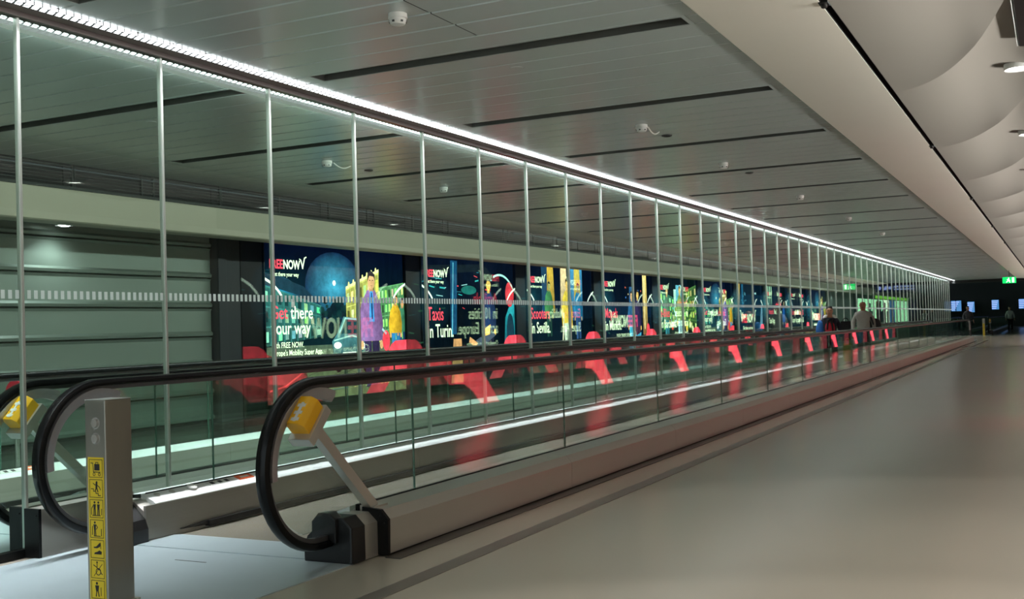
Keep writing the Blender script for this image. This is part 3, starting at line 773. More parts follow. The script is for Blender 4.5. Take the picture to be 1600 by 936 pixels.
def streaks(a, rnd, n, x0, x1, z0, z1, cols, lay=4):
    for _ in range(n):
        x, z = rnd.uniform(x0, x1), rnd.uniform(z0, z1); l = rnd.uniform(.05,.3)
        a.line([(x,z),(x+l,z+rnd.uniform(-.03,.03))], rnd.uniform(.012,.035), rnd.choice(cols), lay)
def trees(a, rnd, x0, x1, z0, z1, n, cols, lay):
    for _ in range(n):
        r = rnd.uniform(.04,.11); a.ell(rnd.uniform(x0,x1), rnd.uniform(z0,z1), r, r*.8, rnd.choice(cols), lay, 8)
def art_street(rnd, night=True):
    a = Art()
    a.vgrad(0, PW, 0, PH, C_(24,60,62), C_(6,16,44))
    a.glow(2.0, 2.0, .85, .62, C_(60,150,180), C_(10,30,56), 1); a.ell(2.0, 2.06, .05, .05, C_(215,235,225), 3)
    a.glow(.4, 1.75, .6, .4, C_(40,160,200), C_(16,44,58), 2)
    facade(a, 0.0, 1.6, .95, 2.0, 1.1, 1.65, C_(36,84,80), C_(120,190,150), 3, 9, 3, rnd)
    a.poly([(0,2.0),(1.0,1.82),(1.35,1.72),(1.6,1.65),(1.1,1.98),(.5,2.12),(0,2.2)], C_(16,38,52), 4)
    trees(a, rnd, 1.6, 2.4, 1.35, 1.75, 40, [C_(8,30,34),C_(14,44,44),C_(10,24,30)], 4)
    facade(a, 2.35, 3.45, 1.0, 1.95, .95, 2.3, C_(150,150,74), C_(238,226,130), 3, 8, 5, rnd)
    for k in range(7): a.ell(2.45+.15*k, 2.03+.048*k, .03, .07, C_(216,220,140), 6, 8)
    a.poly([(2.35,1.95),(3.45,2.3),(3.45,2.36),(2.35,2.0)], C_(225,226,150), 6)
    facade(a, 3.4, 4.34, .9, 2.0, .95, 2.12, C_(70,120,76), C_(190,230,130), 4, 8, 4, rnd)
    a.vgrad(0, PW, 0, .95, C_(126,124,86), C_(58,76,62), 6, 4)
    for k in range(14): a.line([(rnd.uniform(0,PW),rnd.uniform(.05,.85)) for _ in range(2)], .012, C_(70,70,52), 7)
    # dark car with lamps and plate
    a.poly([(1.95,.62),(3.05,.55),(3.1,.95),(2.9,1.12),(2.7,1.42),(2.25,1.45),(2.05,1.15),(1.88,1.0)], [C_(16,34,40)]*3+[C_(60,108,112)]*5, 8)
    a.poly([(2.12,1.14),(2.8,1.12),(2.64,1.38),(2.3,1.4)], C_(18,52,58), 9); a.line([(1.95,1.02),(2.5,1.1),(3.05,1.0)], .03, C_(130,180,170), 9); a.line([(2.12,1.16),(2.3,1.42),(2.66,1.4),(2.82,1.14)], .03, C_(110,170,170), 9)
    a.ell(2.05,.93,.12,.06,C_(215,235,220),9); a.ell(2.82,.9,.14,.06,C_(215,235,220),9); a.rect(2.2,2.62,.72,.80,C_(200,220,200),9); a.rect(2.15,2.7,.84,.9,C_(60,90,90),9)
    a.ell(2.06,.58,.12,.14,C_(8,10,12),9); a.ell(2.95,.54,.12,.14,C_(8,10,12),9)
    # market people, yellow jacket and blue jeans
    figure(a, 4.0, .62, 1.25, C_(206,160,40), C_(40,110,160), C_(190,140,90), C_(60,40,24), 9)
    figure(a, 4.25, .7, 1.1, C_(60,120,90), C_(30,60,90), C_(180,130,90), C_(30,24,20), 7)
    a.line([(3.75,.55),(4.05,.6),(4.2,.95)], .05, C_(30,90,140), 12); a.ell(3.72,.6,.13,.15,C_(20,40,60),12); a.ell(4.2,.58,.12,.14,C_(20,40,60),12)
    # man in a purple jacket
    figure(a, 3.15, .12, 2.16, C_(132,98,150), C_(44,36,66), C_(196,150,104), C_(30,24,26), 12)
    a.poly([(3.06,1.35),(3.24,1.35),(3.2,1.93),(3.1,1.93)], C_(60,130,190), 16); a.poly([(3.14,1.4),(3.18,1.4),(3.17,1.9),(3.14,1.9)], C_(20,30,70), 17)
    a.ell(3.62,.98,.13,.2,C_(222,60,74),18); a.line([(3.5,1.2),(3.62,1.12)], .05, C_(150,180,190), 18)
    swoosh(a, 19); arcs(a)
    for x in (3.35, 3.88):
        a.rect(x, x+.46, .22, .36, C_(10,40,24), 24); a.rect(x+.03, x+.09, .25, .33, C_(200,240,200), 25); a.rect(x+.13, x+.42, .27, .32, C_(170,230,180), 25)
    a.line([(.1,.22),(.5,.28),(.9,.45),(1.2,.62)], .03, C_(226,70,70), 18); a.poly([(0,0),(1.3,0),(1.1,.5),(0,.85)], [C_(96,42,38)]*4, 10)
    return a
def art_car(rnd):
    a = Art(); a.vgrad(0, PW, 0, PH, C_(10,26,34), C_(6,14,30))
    streaks(a, rnd, 26, .1, 3.2, 1.6, 2.5, [C_(40,150,150),C_(200,60,70),C_(30,90,100),C_(120,170,170)], 2)
    a.poly([(0,2.5),(2.8,2.62),(3.6,2.2),(3.7,1.9),(3.3,2.3),(2.6,2.45),(0,2.3)], C_(14,24,30), 3)
    a.poly([(1.25,1.05),(1.5,1.05),(1.6,2.65),(1.3,2.65)], C_(16,60,90), 4); a.line([(1.3,1.0),(1.42,2.6)], .03, C_(90,170,190), 5)
    a.ell(2.1, 2.02, .35, .1, C_(20,90,84), 4)
    a.poly([(3.75,.55),(4.34,.5),(4.34,1.75),(4.1,1.7),(3.85,1.4)], [C_(10,60,74),C_(10,50,64),C_(30,130,140),C_(40,150,160),C_(20,110,120)], 6); a.ell(4.1,1.05,.2,.45,C_(16,46,60),7)
    a.arc(3.6, 1.5, .9, 40, 110, .05, C_(150,220,200), 7); a.ell(4.1,1.95,.22,.3,C_(190,50,60),7)
    figure(a, 3.0, .35, 1.95, C_(30,52,92), C_(30,34,54), C_(214,176,84), C_(46,34,24), 8)
    a.poly([(2.5,.95),(3.1,1.1),(3.3,1.0),(2.6,.72),(2.2,.85)], C_(60,70,84), 14); a.poly([(2.75,1.15),(3.05,1.25),(3.0,1.02),(2.72,.98)], C_(226,180,90), 15); a.poly([(2.05,.98),(2.4,.84),(2.36,.72),(2.0,.86)], C_(190,140,90), 15)
    a.poly([(1.2,0),(1.75,0),(1.7,.95),(1.35,.95)], C_(176,130,84), 6); a.poly([(0,0),(1.15,0),(1.3,.75),(0,.8)], C_(92,24,24), 5); a.poly([(1.75,0),(2.4,0),(2.2,.7),(1.8,.8)], C_(100,30,28), 5)
    swoosh(a); arcs(a); return a
def art_scooter(rnd):
    a = Art(); a.vgrad(0, PW, 0, PH, C_(12,34,40), C_(8,20,44))
    for x, c in ((1.3, C_(196,160,60)), (2.15, C_(226,200,150)), (3.05, C_(196,176,80))):
        a.poly([(x,1.5),(x+.5,1.5),(x+.42,2.7),(x+.05,2.7)], [tuple(q*.3 for q in c),tuple(q*.3 for q in c),c,c], 2)
    a.poly([(2.75,1.3),(3.65,1.3),(3.65,2.7),(2.75,2.7)], [C_(20,60,90),C_(20,60,90),C_(60,130,170),C_(60,130,170)], 1); a.poly([(1.0,1.4),(1.3,1.4),(1.35,2.7),(1.0,2.7)], C_(24,56,80), 1)
    figure(a, 1.4, .9, 1.4, C_(60,120,70), C_(24,56,46), C_(150,150,84), C_(30,40,24), 6)
    figure(a, 2.55, .45, 1.95, C_(206,180,60), C_(180,200,170), C_(210,170,90), C_(60,46,24), 8); figure(a, 3.3, .8, 1.5, C_(30,110,150), C_(40,70,110), C_(150,130,100), C_(24,24,30), 6)
    a.line([(2.3,1.5),(2.15,.5)], .05, C_(220,220,180), 14); a.line([(2.1,.45),(2.9,.45)], .06, C_(60,70,60), 14); a.ell(2.1,.4,.1,.1,C_(16,20,20),14); a.ell(2.95,.4,.1,.1,C_(16,20,20),14)
    a.vgrad(0, PW, 0, .45, C_(88,84,62), C_(56,50,40), 4, 3); a.poly([(.9,.2),(2.2,.5),(2.5,.35),(1.6,.1)], C_(120,46,40), 15)
    a.rect(3.3, 4.15, .18, .42, C_(90,130,70), 24)
    swoosh(a); arcs(a); return a
def art_moped(rnd):
    a = Art(); a.vgrad(0, PW, 0, PH, C_(16,44,66), C_(6,18,40))
    a.poly([(3.55,.8),(4.0,.8),(3.95,2.7),(3.6,2.7)], [C_(110,80,50),C_(90,60,40),C_(226,196,110),C_(226,206,140)], 3); a.line([(3.72,1.0),(3.75,2.6)], .05, C_(250,230,170), 4)
    a.poly([(2.3,.9),(2.75,.9),(2.7,2.3),(2.4,2.3)], [C_(30,80,120)]*4, 2)
    for _ in range(18): a.ell(rnd.uniform(2.0,3.5), rnd.uniform(1.0,2.3), .03, .03, rnd.choice([C_(220,200,150),C_(60,120,200),C_(220,90,70)]), 3, 8)
    figure(a, 2.5, .4, 1.75, C_(40,90,130), C_(60,170,190), C_(206,160,110), C_(40,30,24), 8); figure(a, 3.05, .35, 1.85, C_(50,40,80), C_(70,40,60), C_(210,170,90), C_(36,28,22), 7)
    a.ell(2.4,.5,.22,.22,C_(30,120,150),14); a.ell(3.3,.45,.22,.22,C_(12,16,26),14); a.poly([(2.35,.5),(3.2,.45),(3.3,.9),(2.9,.8),(2.4,1.0)], C_(60,150,180), 13); a.ell(3.95,.95,.14,.22,RED,14)
    swoosh(a); arcs(a); return a
def art_bike(rnd, tone=0):
    a = Art(); a.vgrad(0, PW, 0, PH, C_(26,44,30), C_(12,30,36))
    facade(a, 0, 1.8, .8, 2.3, 1.0, 2.0, C_(40,90,70), C_(150,220,150), 4, 6, 2, rnd); facade(a, 2.6, PW, 1.0, 2.2, .8, 2.5, C_(60,96,50), C_(200,220,120), 4, 7, 2, rnd)
    a.rect(2.0, 2.6, 1.9, 2.45, C_(90,170,190), 3); a.rect(1.75, 2.0, 1.2, 2.3, C_(170,220,200), 3)
    trees(a, rnd, .0, PW, 1.2, 1.9, 70, [C_(60,110,50),C_(120,160,70),C_(24,60,40),C_(180,200,110)], 4)
    figure(a, .95, .5, 1.85, C_(90,130,100), C_(50,120,130), C_(214,176,110), C_(70,50,30), 8); figure(a, 2.35, .45, 1.95, C_(120,160,90), C_(150,200,200), C_(220,180,90), C_(110,80,40), 8)
    for x in (1.5, 3.1, 3.5, 3.8): a.ell(x, rnd.uniform(.9,1.1), .1, .12, rnd.choice([C_(210,70,50),C_(226,190,70),C_(220,220,170)]), 9)
    a.vgrad(0, PW, 0, .5, C_(56,72,46), C_(40,60,40), 5, 3)
    for x in (1.9, 2.9): a.arc(x, .42, .26, 0, 360, .03, C_(20,26,24), 14, 16)
    swoosh(a); arcs(a); return a
def art_logo(rnd):
    a = Art(); a.vgrad(0, PW, 0, PH, C_(24,72,92), C_(10,36,58))
    a.poly([(.2,1.6),(.5,1.6),(.6,2.7),(.25,2.7)], [C_(24,60,80),C_(24,60,80),C_(180,150,70),C_(180,150,70)], 2); a.rect(.85,1.1,1.7,2.7,C_(30,90,120),2)
    for _ in range(10): a.ell(rnd.uniform(.8,1.6), rnd.uniform(1.6,2.4), .03, .04, C_(90,170,190), 3, 8)
    a.rect(3.0,3.3,2.28,2.36,C_(150,200,200),3)
    a.poly([(3.6,.4),(4.34,.3),(4.34,1.9),(4.1,1.7)], C_(90,130,150), 3)
    swoosh(a); return a
def art_dark(rnd):
    a = Art(); a.vgrad(0, PW, 0, PH, C_(12,40,40), C_(8,28,40))
    for x in (.35,.7,1.05): a.poly([(x,1.7),(x+.22,1.7),(x+.2,2.7),(x+.04,2.7)], [C_(20,60,60),C_(20,60,60),C_(170,220,180),C_(170,220,180)], 2)
    figure(a, 3.6, .35, 1.7, C_(30,90,160), C_(24,50,90), C_(170,150,120), C_(24,30,40), 6)
    trees(a, rnd, 2.5, PW, .2, .7, 24, [C_(30,90,60),C_(120,140,70)], 3)
    swoosh(a); arcs(a); return a
def art_plain(rnd):
    a = Art(); a.vgrad(0, PW, 0, PH, C_(14,36,44), C_(8,18,38))
    a.glow(3.2, 1.8, .9, .7, C_(30,90,100), C_(11,28,42), 1); streaks(a, rnd, 12, 2.6, 4.2, .7, 2.4, [C_(30,100,110),C_(60,120,90)], 2)
    a.poly([(0,0),(1.2,0),(1.0,.5),(0,.7)], C_(70,24,28), 2)
    swoosh(a); arcs(a); return a

_tc = {}
def text_mesh(s, size, xs=1.0, bold=.0):
    k = (s, size, xs, bold)
    if k in _tc: return _tc[k]
    c = bpy.data.curves.new('t', 'FONT'); c.body = s; c.size = size; c.offset = bold*size; c.resolution_u = 3
    o = bpy.data.objects.new('t', c); COL.objects.link(o)
    dg = bpy.context.evaluated_depsgraph_get(); me = bpy.data.meshes.new_from_object(o.evaluated_get(dg))
    vs = [(v.co.x*xs, v.co.y) for v in me.vertices]; fs = [list(p.vertices) for p in me.polygons]
    wd = max([v[0] for v in vs] or [0])
    bpy.data.objects.remove(o); bpy.data.curves.remove(c); bpy.data.meshes.remove(me)
    _tc[k] = (vs, fs, wd); return _tc[k]
class Words:
    def __init__(s): s.v, s.f = [], []
    def put(s, txt, x, z, size, xs=.9, bold=.012, y=-.062):
        vs, fs, wd = text_mesh(txt, size, xs, bold); b = len(s.v)
        s.v += [(x+a, y, z+c) for a, c in vs]; s.f += [[b+i for i in f] for f in fs]
        return x+wd
    def line(s, pts, w, y=-.062):
        for (x0,z0),(x1,z1) in zip(pts[:-1], pts[1:]):
            t = Vector((x1-x0, z1-z0)).normalized(); n = Vector((-t.y, t.x))*w/2
            b = len(s.v); s.v += [(x0+n.x,y,z0+n.y),(x0-n.x,y,z0-n.y),(x1-n.x,y,z1-n.y),(x1+n.x,y,z1+n.y)]; s.f.append([b,b+1,b+2,b+3])
    def build(s, name, mat, parent):
        if not s.f: return
        me = bpy.data.meshes.new(name); me.from_pydata(s.v, [], s.f); me.materials.append(mat)
        o = bpy.data.objects.new(name, me); COL.objects.link(o); o.parent = parent; return o
def logo(wr, ww, x, z, size, sub=True):
    x2 = wr.put('FREE', x, z, size, .82, .03); x3 = ww.put('NOW', x2+size*.04, z, size, .82, .03)
    q = size
    ww.line([(x3+.10*q, z+.78*q),(x3+.34*q, z+.06*q)], .13*q); ww.line([(x3+.30*q, z+.04*q),(x3+.62*q, z+.98*q)], .13*q); ww.line([(x3+.58*q, z+.93*q),(x3+.86*q, z+1.04*q)], .10*q)
    ww.line([(x3-.10*q, z+.86*q),(x3+.14*q, z+.74*q)], .08*q)
    if sub: ww.put('Get there your way', x+.28*size*1.1, z-size*.62, size*.46, .92, .012)
def display(idx, side, y0, art, text, label, small_logo=True):
    r = empty('advertising_display', (XL, y0, PZ), PI/2) if side == 'L' else empty('advertising_display', (XR, y0+PW, PZ), -PI/2)
    b = MB(); b.box(-.02, PW+.02, .0, .11, -.02, PH+.03); b.build('light_box', M['black'], r)
    b = MB()
    b.box(-.03, PW+.03, -.07, .02, -.035, -.005); b.box(-.03, PW+.03, -.07, .02, PH+.005, PH+.035); b.box(-.03, -.005, -.07, .02, -.005, PH+.005); b.box(PW+.005, PW+.03, -.07, .02, -.005, PH+.005)
    b.build('frame', M['black'], r)
    f = art(random.Random(idx*31+5)).build('poster_face', r)
    wr, ww = Words(), Words()
    if small_logo: logo(wr, ww, .12, 2.27, .21)
    text(wr, ww)
    q = '' if side == 'L' else '_r'
    f.data.materials[0] = M['poster'+q]
    ww.build('white_lettering', M['tw'+q], f); wr.build('red_lettering', M['tr'+q], f)
    tag(r, label, 'advertising display', 'backlit adverts on the left wall' if side == 'L' else 'backlit adverts on the right wall, seen only as reflections')
def two(red, white, z=1.0, size=.40, xs=.78):
    def fn(wr, ww): wr.put(red, .2, z+.36, size, xs, .008); ww.put(white, .2, z, size, xs, .008)
    return fn
def t_way(wr, ww):
    x = wr.put('Get', .13, 1.42, .31, .92, .008); ww.put('there', x+.08, 1.42, .31, .92, .008); ww.put('your way', .13, 1.16, .31, .92, .008)
    ww.put('with FREE NOW.', .14, .93, .135, .88, .01); ww.put("Europe's Mobility Super App.", .14, .80, .135, .88, .01)
def t_biglogo(wr, ww): logo(wr, ww, .55, 1.08, .5)
def t_app(wr, ww):
    x = wr.put("Ireland's", .35, 1.42, .34, .85, .008); ww.put('No.1', x+.06, 1.42, .34, .85, .008); ww.put('Taxi App.', .35, 1.0, .36, .85, .008)
def t_avail(wr, ww):
    wr.put('Available', .25, 1.72, .38, .86, .008); ww.put('in 10 cities', .25, 1.38, .38, .86, .008); ww.put('across Europe.', .25, 1.04, .38, .86, .008); ww.put('Download it for free today.', .28, .76, .16, .86, .01)
def t_super(wr, ww):
    x = wr.put("Europe's", .2, 1.38, .36, .84, .008); ww.put('Mobility', x+.1, 1.38, .36, .84, .008); ww.put('Super App.', .2, 1.0, .36, .84, .008)
Y0 = 14.25
ADS = [(art_street, t_way, 'nearest backlit poster, a man in a purple jacket beside Get there your way'),
       (art_car, two('Taxis', 'in Turin.'), 'dark backlit poster of a car interior reading Taxis in Turin'),
       (art_scooter, two('Scooters', 'in Sevilla.'), 'backlit poster with tall lit arches reading Scooters in Sevilla'),
       (art_moped, two('Mopeds', 'in Munich.'), 'backlit deep blue poster with a golden pillar reading Mopeds in Munich'),
       (art_bike, two('e-Bikes', 'in Barcelona.'), 'backlit green leafy poster reading in Barcelona'),
       (art_street, t_way, 'backlit poster reading Get there your way, between the Barcelona one and the plain logo one'),
       (art_logo, t_biglogo, 'backlit blue poster showing only a large red and white logo'),
       (art_dark, t_app, 'backlit dark green poster reading Taxi App, right after the large logo one'),
       (art_plain, t_super, 'backlit dark poster with three lines of text, last but one of the left wall'),
       (art_street, t_biglogo, 'farthest backlit poster on the left wall, with a logo across a bright street')]
for i, (a, t, lab) in enumerate(ADS): display(i, 'L', Y0+4.96*i, a, t, lab, small_logo=(t is not t_biglogo))
RA = [(art_plain, t_biglogo, 'big logo'), (art_plain, t_avail, 'ten cities'), (art_plain, t_super, 'Super App')]
for i in range(0, 10):
    a, t, lab = RA[i % 3]
    lab = lab.replace('Available in 10 cities across Europe', 'ten cities')
    display(40+i, 'R', 13.9+4.96*i, a, t, 'backlit %s poster on the right wall beyond the frame, %s from near end' % (lab, ordn(i)), small_logo=(t is not t_biglogo))
# black piers between the left displays
for i in range(0, 11):
    y = Y0+4.96*i-.31
    b = MB(); b.box(XL-.1, XL+.05, y-.27, y+.27, 0, 2.95)
    struct(b.build('trim_%d' % (10+i), M['black'], bevel=.01))

b = MB(); b.box(XL-.1, XL+.12, 68.2, 72.0, 0, 2.95); b.box(XL-.1, XL+.02, 64.0, 68.2, 0, 2.95)
for zz in (.6, 1.1, 1.6, 2.1, 2.6): b.box(XL+.0, XL+.06, 66.0, 68.0, zz, zz+.06)
struct(b.build('trim_8', M['clad']))
# ------------------------------------------------------------------ far end of the corridor and the hall beyond
b = MB(); b.box(-12.2, 4, Y_END, Y_END+.6, 3.22, 5.2); struct(b.build('trim_30', M['gap']))
b = MB(); b.box(-14, 6, Y_END, 131, 4.6, 4.8); struct(b.build('ceiling_hall', M['hall']))
b = MB(); b.box(-30, 14, 118, 118.4, 0, 5); struct(b.build('wall_far', M['hall']))
b = MB(); b.box(-30, 14, 128, 128.4, 0, 5); b.box(-30,-29,70,128,0,5); struct(b.build('wall_hall', M['black']))
def screen(x0, x1, z0, z1, y, label, mat='blue', n=3):
    r = empty('lit_screen', ((x0+x1)/2, y, 0)); w = (x1-x0)/2
    b = MB(); b.box(-w, w, 0, .12, z0, z1); b.build('casing', M['black'], r)
    b = MB()
    for k in range(n): b.box(-w+.04+2*w*k/n, -w-.03+2*w*(k+1)/n, -.012, 0, z0+.08, z1-.08)
    b.build('panel', M[mat], r)
    b = MB()
    for k in range(5): zz = z0+(z1-z0)*(.15+.16*k); b.box(-w*.9, w*(.2+.13*k), -.016, -.012, zz, zz+(z1-z0)*.05)
    b.build('print', M['navyw'], r); tag(r, label, 'screen', 'lit screens at the far end')
screen(-10.0, -8.4, 1.55, 2.75, 116.5, 'wide blue lit screen at the far end, seen through the last glass panes')
screen(-7.9, -7.2, 1.4, 2.6, 116.5, 'narrow pale blue screen at the far end, right of the wide one', n=1)
screen(-5.7, -5.0, 1.6, 2.7, 116.5, 'small blue screen at the far end above the walkway, middle of the row', n=1)
screen(-3.3, -2.6, 1.6, 2.7, 116.5, 'small blue screen at the far end behind the standing person', n=1)
# lime and white shopfront on the left
r = empty('shopfront', (-11.5, 73, 0))
b = MB(); b.box(-.3, 0, 0, 27, .0, 3.0); b.build('frame', M['hall'], r)
for k in range(9):
    b = MB(); b.box(0, .03, .2+3*k, 2.8+3*k, .25, 2.55); b.build('pane', M['shop'] if k in (0,1,7,8) else M['shopw'] if k == 4 else M['blue'] if k == 5 else M['shop'], r)
rr = random.Random(3)
for k in range(26):
    b = MB(); y = 4+rr.random()*17; b.box(.03, .05, y, y+.2+rr.random()*.6, .4, 1.2+rr.random()*1.3); b.build('display_item', M[rr.choice(['hall','clad','plastic','orange','belt'])], r)
b = MB(); b.box(0, .06, 8, 27, 2.62, 2.98); b.build('fascia', M['lime'], r)
tag(r, 'bright green-white lit shopfront beyond the last advert on the left', 'shopfront')
# wayfinding sign
r = empty('wayfinding_sign', (-8.6, 69.0, 2.82))
b = MB(); b.box(-1.15, 1.15, 0, .12, 0, .42); b.build('casing', M['navy'], r)
b = MB()
disc2(b, -.95, .21, .11, -.002, 14, dy=.004); b.prism([(-.72,.1),(-.5,.1),(-.5,.32),(-.6,.32)], 'y', -.002, -.006); disc2(b, -.32, .21, .10, -.002, 14, dy=.004)
for k in range(8): b.box(-.1+.15*k, .0+.15*k, -.006, -.002, .23, .33); b.box(-.1+.15*k, .02+.15*k, -.006, -.002, .08, .15)
b.build('pictograms', M['navyw'], r)
b = MB(); b.box(-.9,-.87,.05,.07,.42,.6); b.box(.87,.9,.05,.07,.42,.6); b.build('hangers', M['bracket'], r)
tag(r, 'dark blue hanging direction sign with white pictograms, seen through the glass near the far end', 'sign')
def exit_sign(x, y, z, label):
    r = empty('exit_sign', (x, y, z))
    b = MB(); b.box(-.3, .3, 0, .06, -.15, .15); b.build('box', M['exit'], r)
    b = MB(); disc2(b, -.02, .09, .03, -.002, 12, dy=.004); stroke(b, [(-.02,.05),(-.06,-.02),(-.12,-.1)], .035, -.002, .004); stroke(b, [(-.06,-.02),(.0,-.05),(.03,-.11)], .035, -.002, .004); stroke(b, [(-.1,.03),(-.03,.03),(.04,-.02)], .025, -.002, .004); b.box(.12, .22, -.006, -.002, -.12, .12)
    b.build('pictogram', M['exitw'], r)
    b = MB(); b.box(-.01, .01, .02, .04, .15, .6); b.build('hanger', M['bracket'], r)
    tag(r, label, 'exit sign', 'green exit signs')
exit_sign(-2.0, 58.0, 2.9, 'green exit sign hanging at the far end on the right')

# ------------------------------------------------------------------ people
def skin_obj(name, verts, edges, radii, mat, parent=None, sub=2, loc=None):
    me = bpy.data.meshes.new(name); me.from_pydata(verts, edges, [])
    o = bpy.data.objects.new(name, me); COL.objects.link(o)
    md = o.modifiers.new('skin', 'SKIN'); md.use_smooth_shade = True
    for i, r in enumerate(radii):
        sv = me.skin_vertices[0].data[i]; sv.radius = r if isinstance(r, tuple) else (r, r); sv.use_root = (i == 0)
    s = o.modifiers.new('sub', 'SUBSURF'); s.levels = sub; s.render_levels = sub
    dg = bpy.context.evaluated_depsgraph_get(); nm = bpy.data.meshes.new_from_object(o.evaluated_get(dg))
    o.modifiers.clear(); o.data = nm; bpy.data.meshes.remove(me); nm.name = name
    nm.materials.clear(); nm.materials.append(mat)
    for p in nm.polygons: p.use_smooth = True
    if parent: o.parent = parent
    if loc: o.location = loc
    return o
def hand_chain(V, E, R, iw, wrist, d, side, k):
    """palm, four bent fingers of unequal length and a thumb from the palm's side; d = direction of the hand"""
    d = Vector(d).normalized(); sd = Vector((0, 1, 0)) if abs(d.y) < .8 else Vector((1, 0, 0)); sd = (sd - d*sd.dot(d)).normalized(); nn = d.cross(sd)*side
    w = Vector(wrist); palm = w + d*.05*k
    V.append(tuple(palm)); E.append((iw, len(V)-1)); R.append((.026*k, .034*k)); ip = len(V)-1
    for j, ln in enumerate((.070,.078,.073,.058)):
        off = sd*(.024-.016*j)*k
        a = palm + d*.04*k + off; b_ = a + d*ln*.5*k + nn*.008*k; c = b_ + d*ln*.42*k + nn*.024*k
        i0 = len(V); V.extend([tuple(a), tuple(b_), tuple(c)]); E.extend([(ip, i0), (i0, i0+1), (i0+1, i0+2)]); R.extend([.0095*k, .009*k, .007*k])
    a = palm - d*.015*k + sd*.035*k; b_ = a + (d*.6+sd*.5).normalized()*.035*k; i0 = len(V)
    V.extend([tuple(a), tuple(b_)]); E.extend([(ip, i0), (i0, i0+1)]); R.extend([.0115*k, .009*k])
def person(name, loc, rz, H, skinc, hairc, topc, legc, shoec, label, bald=False, arms=None, hem=.86):
    k = H/1.72
    r = empty(name, loc, rz)
    sm = pbr('skin_'+label[:6], skinc, .55, 0, .05, 10); tm = pbr('top_'+label[:6], topc, .85, 0, .12, 20, bump=.2); lm = pbr('trousers_'+label[:6], legc, .85, 0, .12, 20)
    hm = pbr('hair_'+label[:6], hairc, .6, 0, .2, 40); shm = pbr('shoe_'+label[:6], shoec, .5, 0, .1, 20)
    arms = arms or {1: ((.25,.02,1.14),(.27,-.06,.90)), -1: ((-.25,.02,1.14),(-.27,-.06,.90))}
    V, E, R = [], [], []
    def v(x, y, z, rad, prev=None):
        V.append((x*k, y*k, z*k)); R.append(tuple(q*k for q in rad) if isinstance(rad, tuple) else rad*k)
        if prev is not None: E.append((prev, len(V)-1))
        return len(V)-1
    pel = v(0, .0, .93, (.15,.10)); ab = v(0, 0, 1.10, (.135,.095), pel); ch = v(0, .01, 1.30, (.155,.105), ab); nk0 = v(0, .01, 1.43, (.085,.07), ch); nk = v(0, -.005, 1.475, .055, nk0); hd0 = v(0, -.018, 1.535, (.078,.09), nk); hd = v(0, -.01, 1.615, (.092,.112), hd0); v(0, 0, 1.68, (.07,.088), hd)
    for s in (1, -1):
        el, wr = arms[s]
        sh = v(s*.165, .01, 1.365, .06, ch); e = v(*el, .041, sh); w = v(*wr, .027, e)
        hand_chain(V, E, R, w, V[w], Vector(wr)-Vector(el), s, k)
        hp = v(s*.09, 0, .86, .088, pel); kn = v(s*.10, -.015, .49, .055, hp); an = v(s*.105, .02, .09, .037, kn); v(s*.115, -.10, .035, .03, an)
    skin_obj('body', V, E, R, sm, r)
    # face: nose, eyes, mouth, ears
    b = MB(); b.prism([(-.014,1.555),(.014,1.555),(.005,1.61),(-.005,1.61)], 'y', -.09, -.132); b.build('nose', sm, r, bevel=.003).scale = (k,k,k)
    b = MB()
    for s in (1,-1): b.lathe([(.001,.006),(.008,.003),(.010,0)], 10, Matrix.Translation((s*.034,-.104,1.612)) @ Matrix.Rotation(PI/2,4,'X'))
    b.build('eyes', hm, r).scale = (k,k,k)
    b = MB(); b.prism([(-.025,1.525),(.025,1.525),(.02,1.536),(-.02,1.536)], 'y', -.085, -.108); b.build('mouth', pbr('lips_'+label[:6], tuple(c*.5 for c in skinc[:3])+(1,), .5), r).scale = (k,k,k)
    b = MB()
    for s in (1,-1): b.lathe([(.001,.01),(.014,.008),(.02,0)], 10, Matrix.Translation((s*.082,.0,1.595)) @ Matrix.Rotation(s*PI/2,4,'Y'))
    b.build('ears', sm, r, smooth=True).scale = (k,k,k)
    if not bald:
        skin_obj('hair', [(0,.02*k,1.66*k),(0,.06*k,1.57*k),(0,-.06*k,1.705*k),(.065*k,.01*k,1.655*k),(-.065*k,.01*k,1.655*k)], [(0,1),(0,2),(0,3),(0,4)], [(.105*k,.10*k),.09*k,.06*k,.06*k,.06*k], hm, r)
    else:
        skin_obj('hair', [(0,.085*k,1.57*k),(.07*k,.05*k,1.57*k),(-.07*k,.05*k,1.57*k)], [(0,1),(0,2)], [.035*k,.03*k,.03*k], hm, r)
    # clothing
    V, E, R = [], [], []
    pel0 = v(0, 0, hem, (.19,.14)); pel = v(0, 0, .92, (.185,.135), pel0); ab = v(0, 0, 1.10, (.17,.125), pel); ch = v(0, .01, 1.29, (.18,.13), ab); tr = v(0, .012, 1.40, (.135,.10), ch); v(0, .008, 1.475, (.075,.075), tr)
    for s in (1,-1):
        el, wr = arms[s]; sh = v(s*.172, .01, 1.36, .082, ch); e = v(*el, .06, sh); w_ = Vector(el)+(Vector(wr)-Vector(el))*.92; v(*w_, .045, e)
    skin_obj('jacket', V, E, R, tm, r)
    V, E, R = [], [], []
    pel = v(0, 0, .93, (.165,.125))
    for s in (1,-1):
        hp = v(s*.09, 0, .84, .102, pel); kn = v(s*.10, -.015, .49, .076, hp); v(s*.105, .018, .08, .062, kn)
    skin_obj('trousers', V, E, R, lm, r)
    for s in (1,-1):
        skin_obj('shoe', [(s*.105*k,.04*k,.05*k),(s*.11*k,-.06*k,.042*k),(s*.118*k,-.15*k,.03*k)], [(0,1),(1,2)], [(.045*k,.05*k),(.045*k,.04*k),(.04*k,.028*k)], shm, r)
    tag(r, label, 'person')
    return r, k
face_cam = math.atan2(4.75, 26.5)*-0 + .18
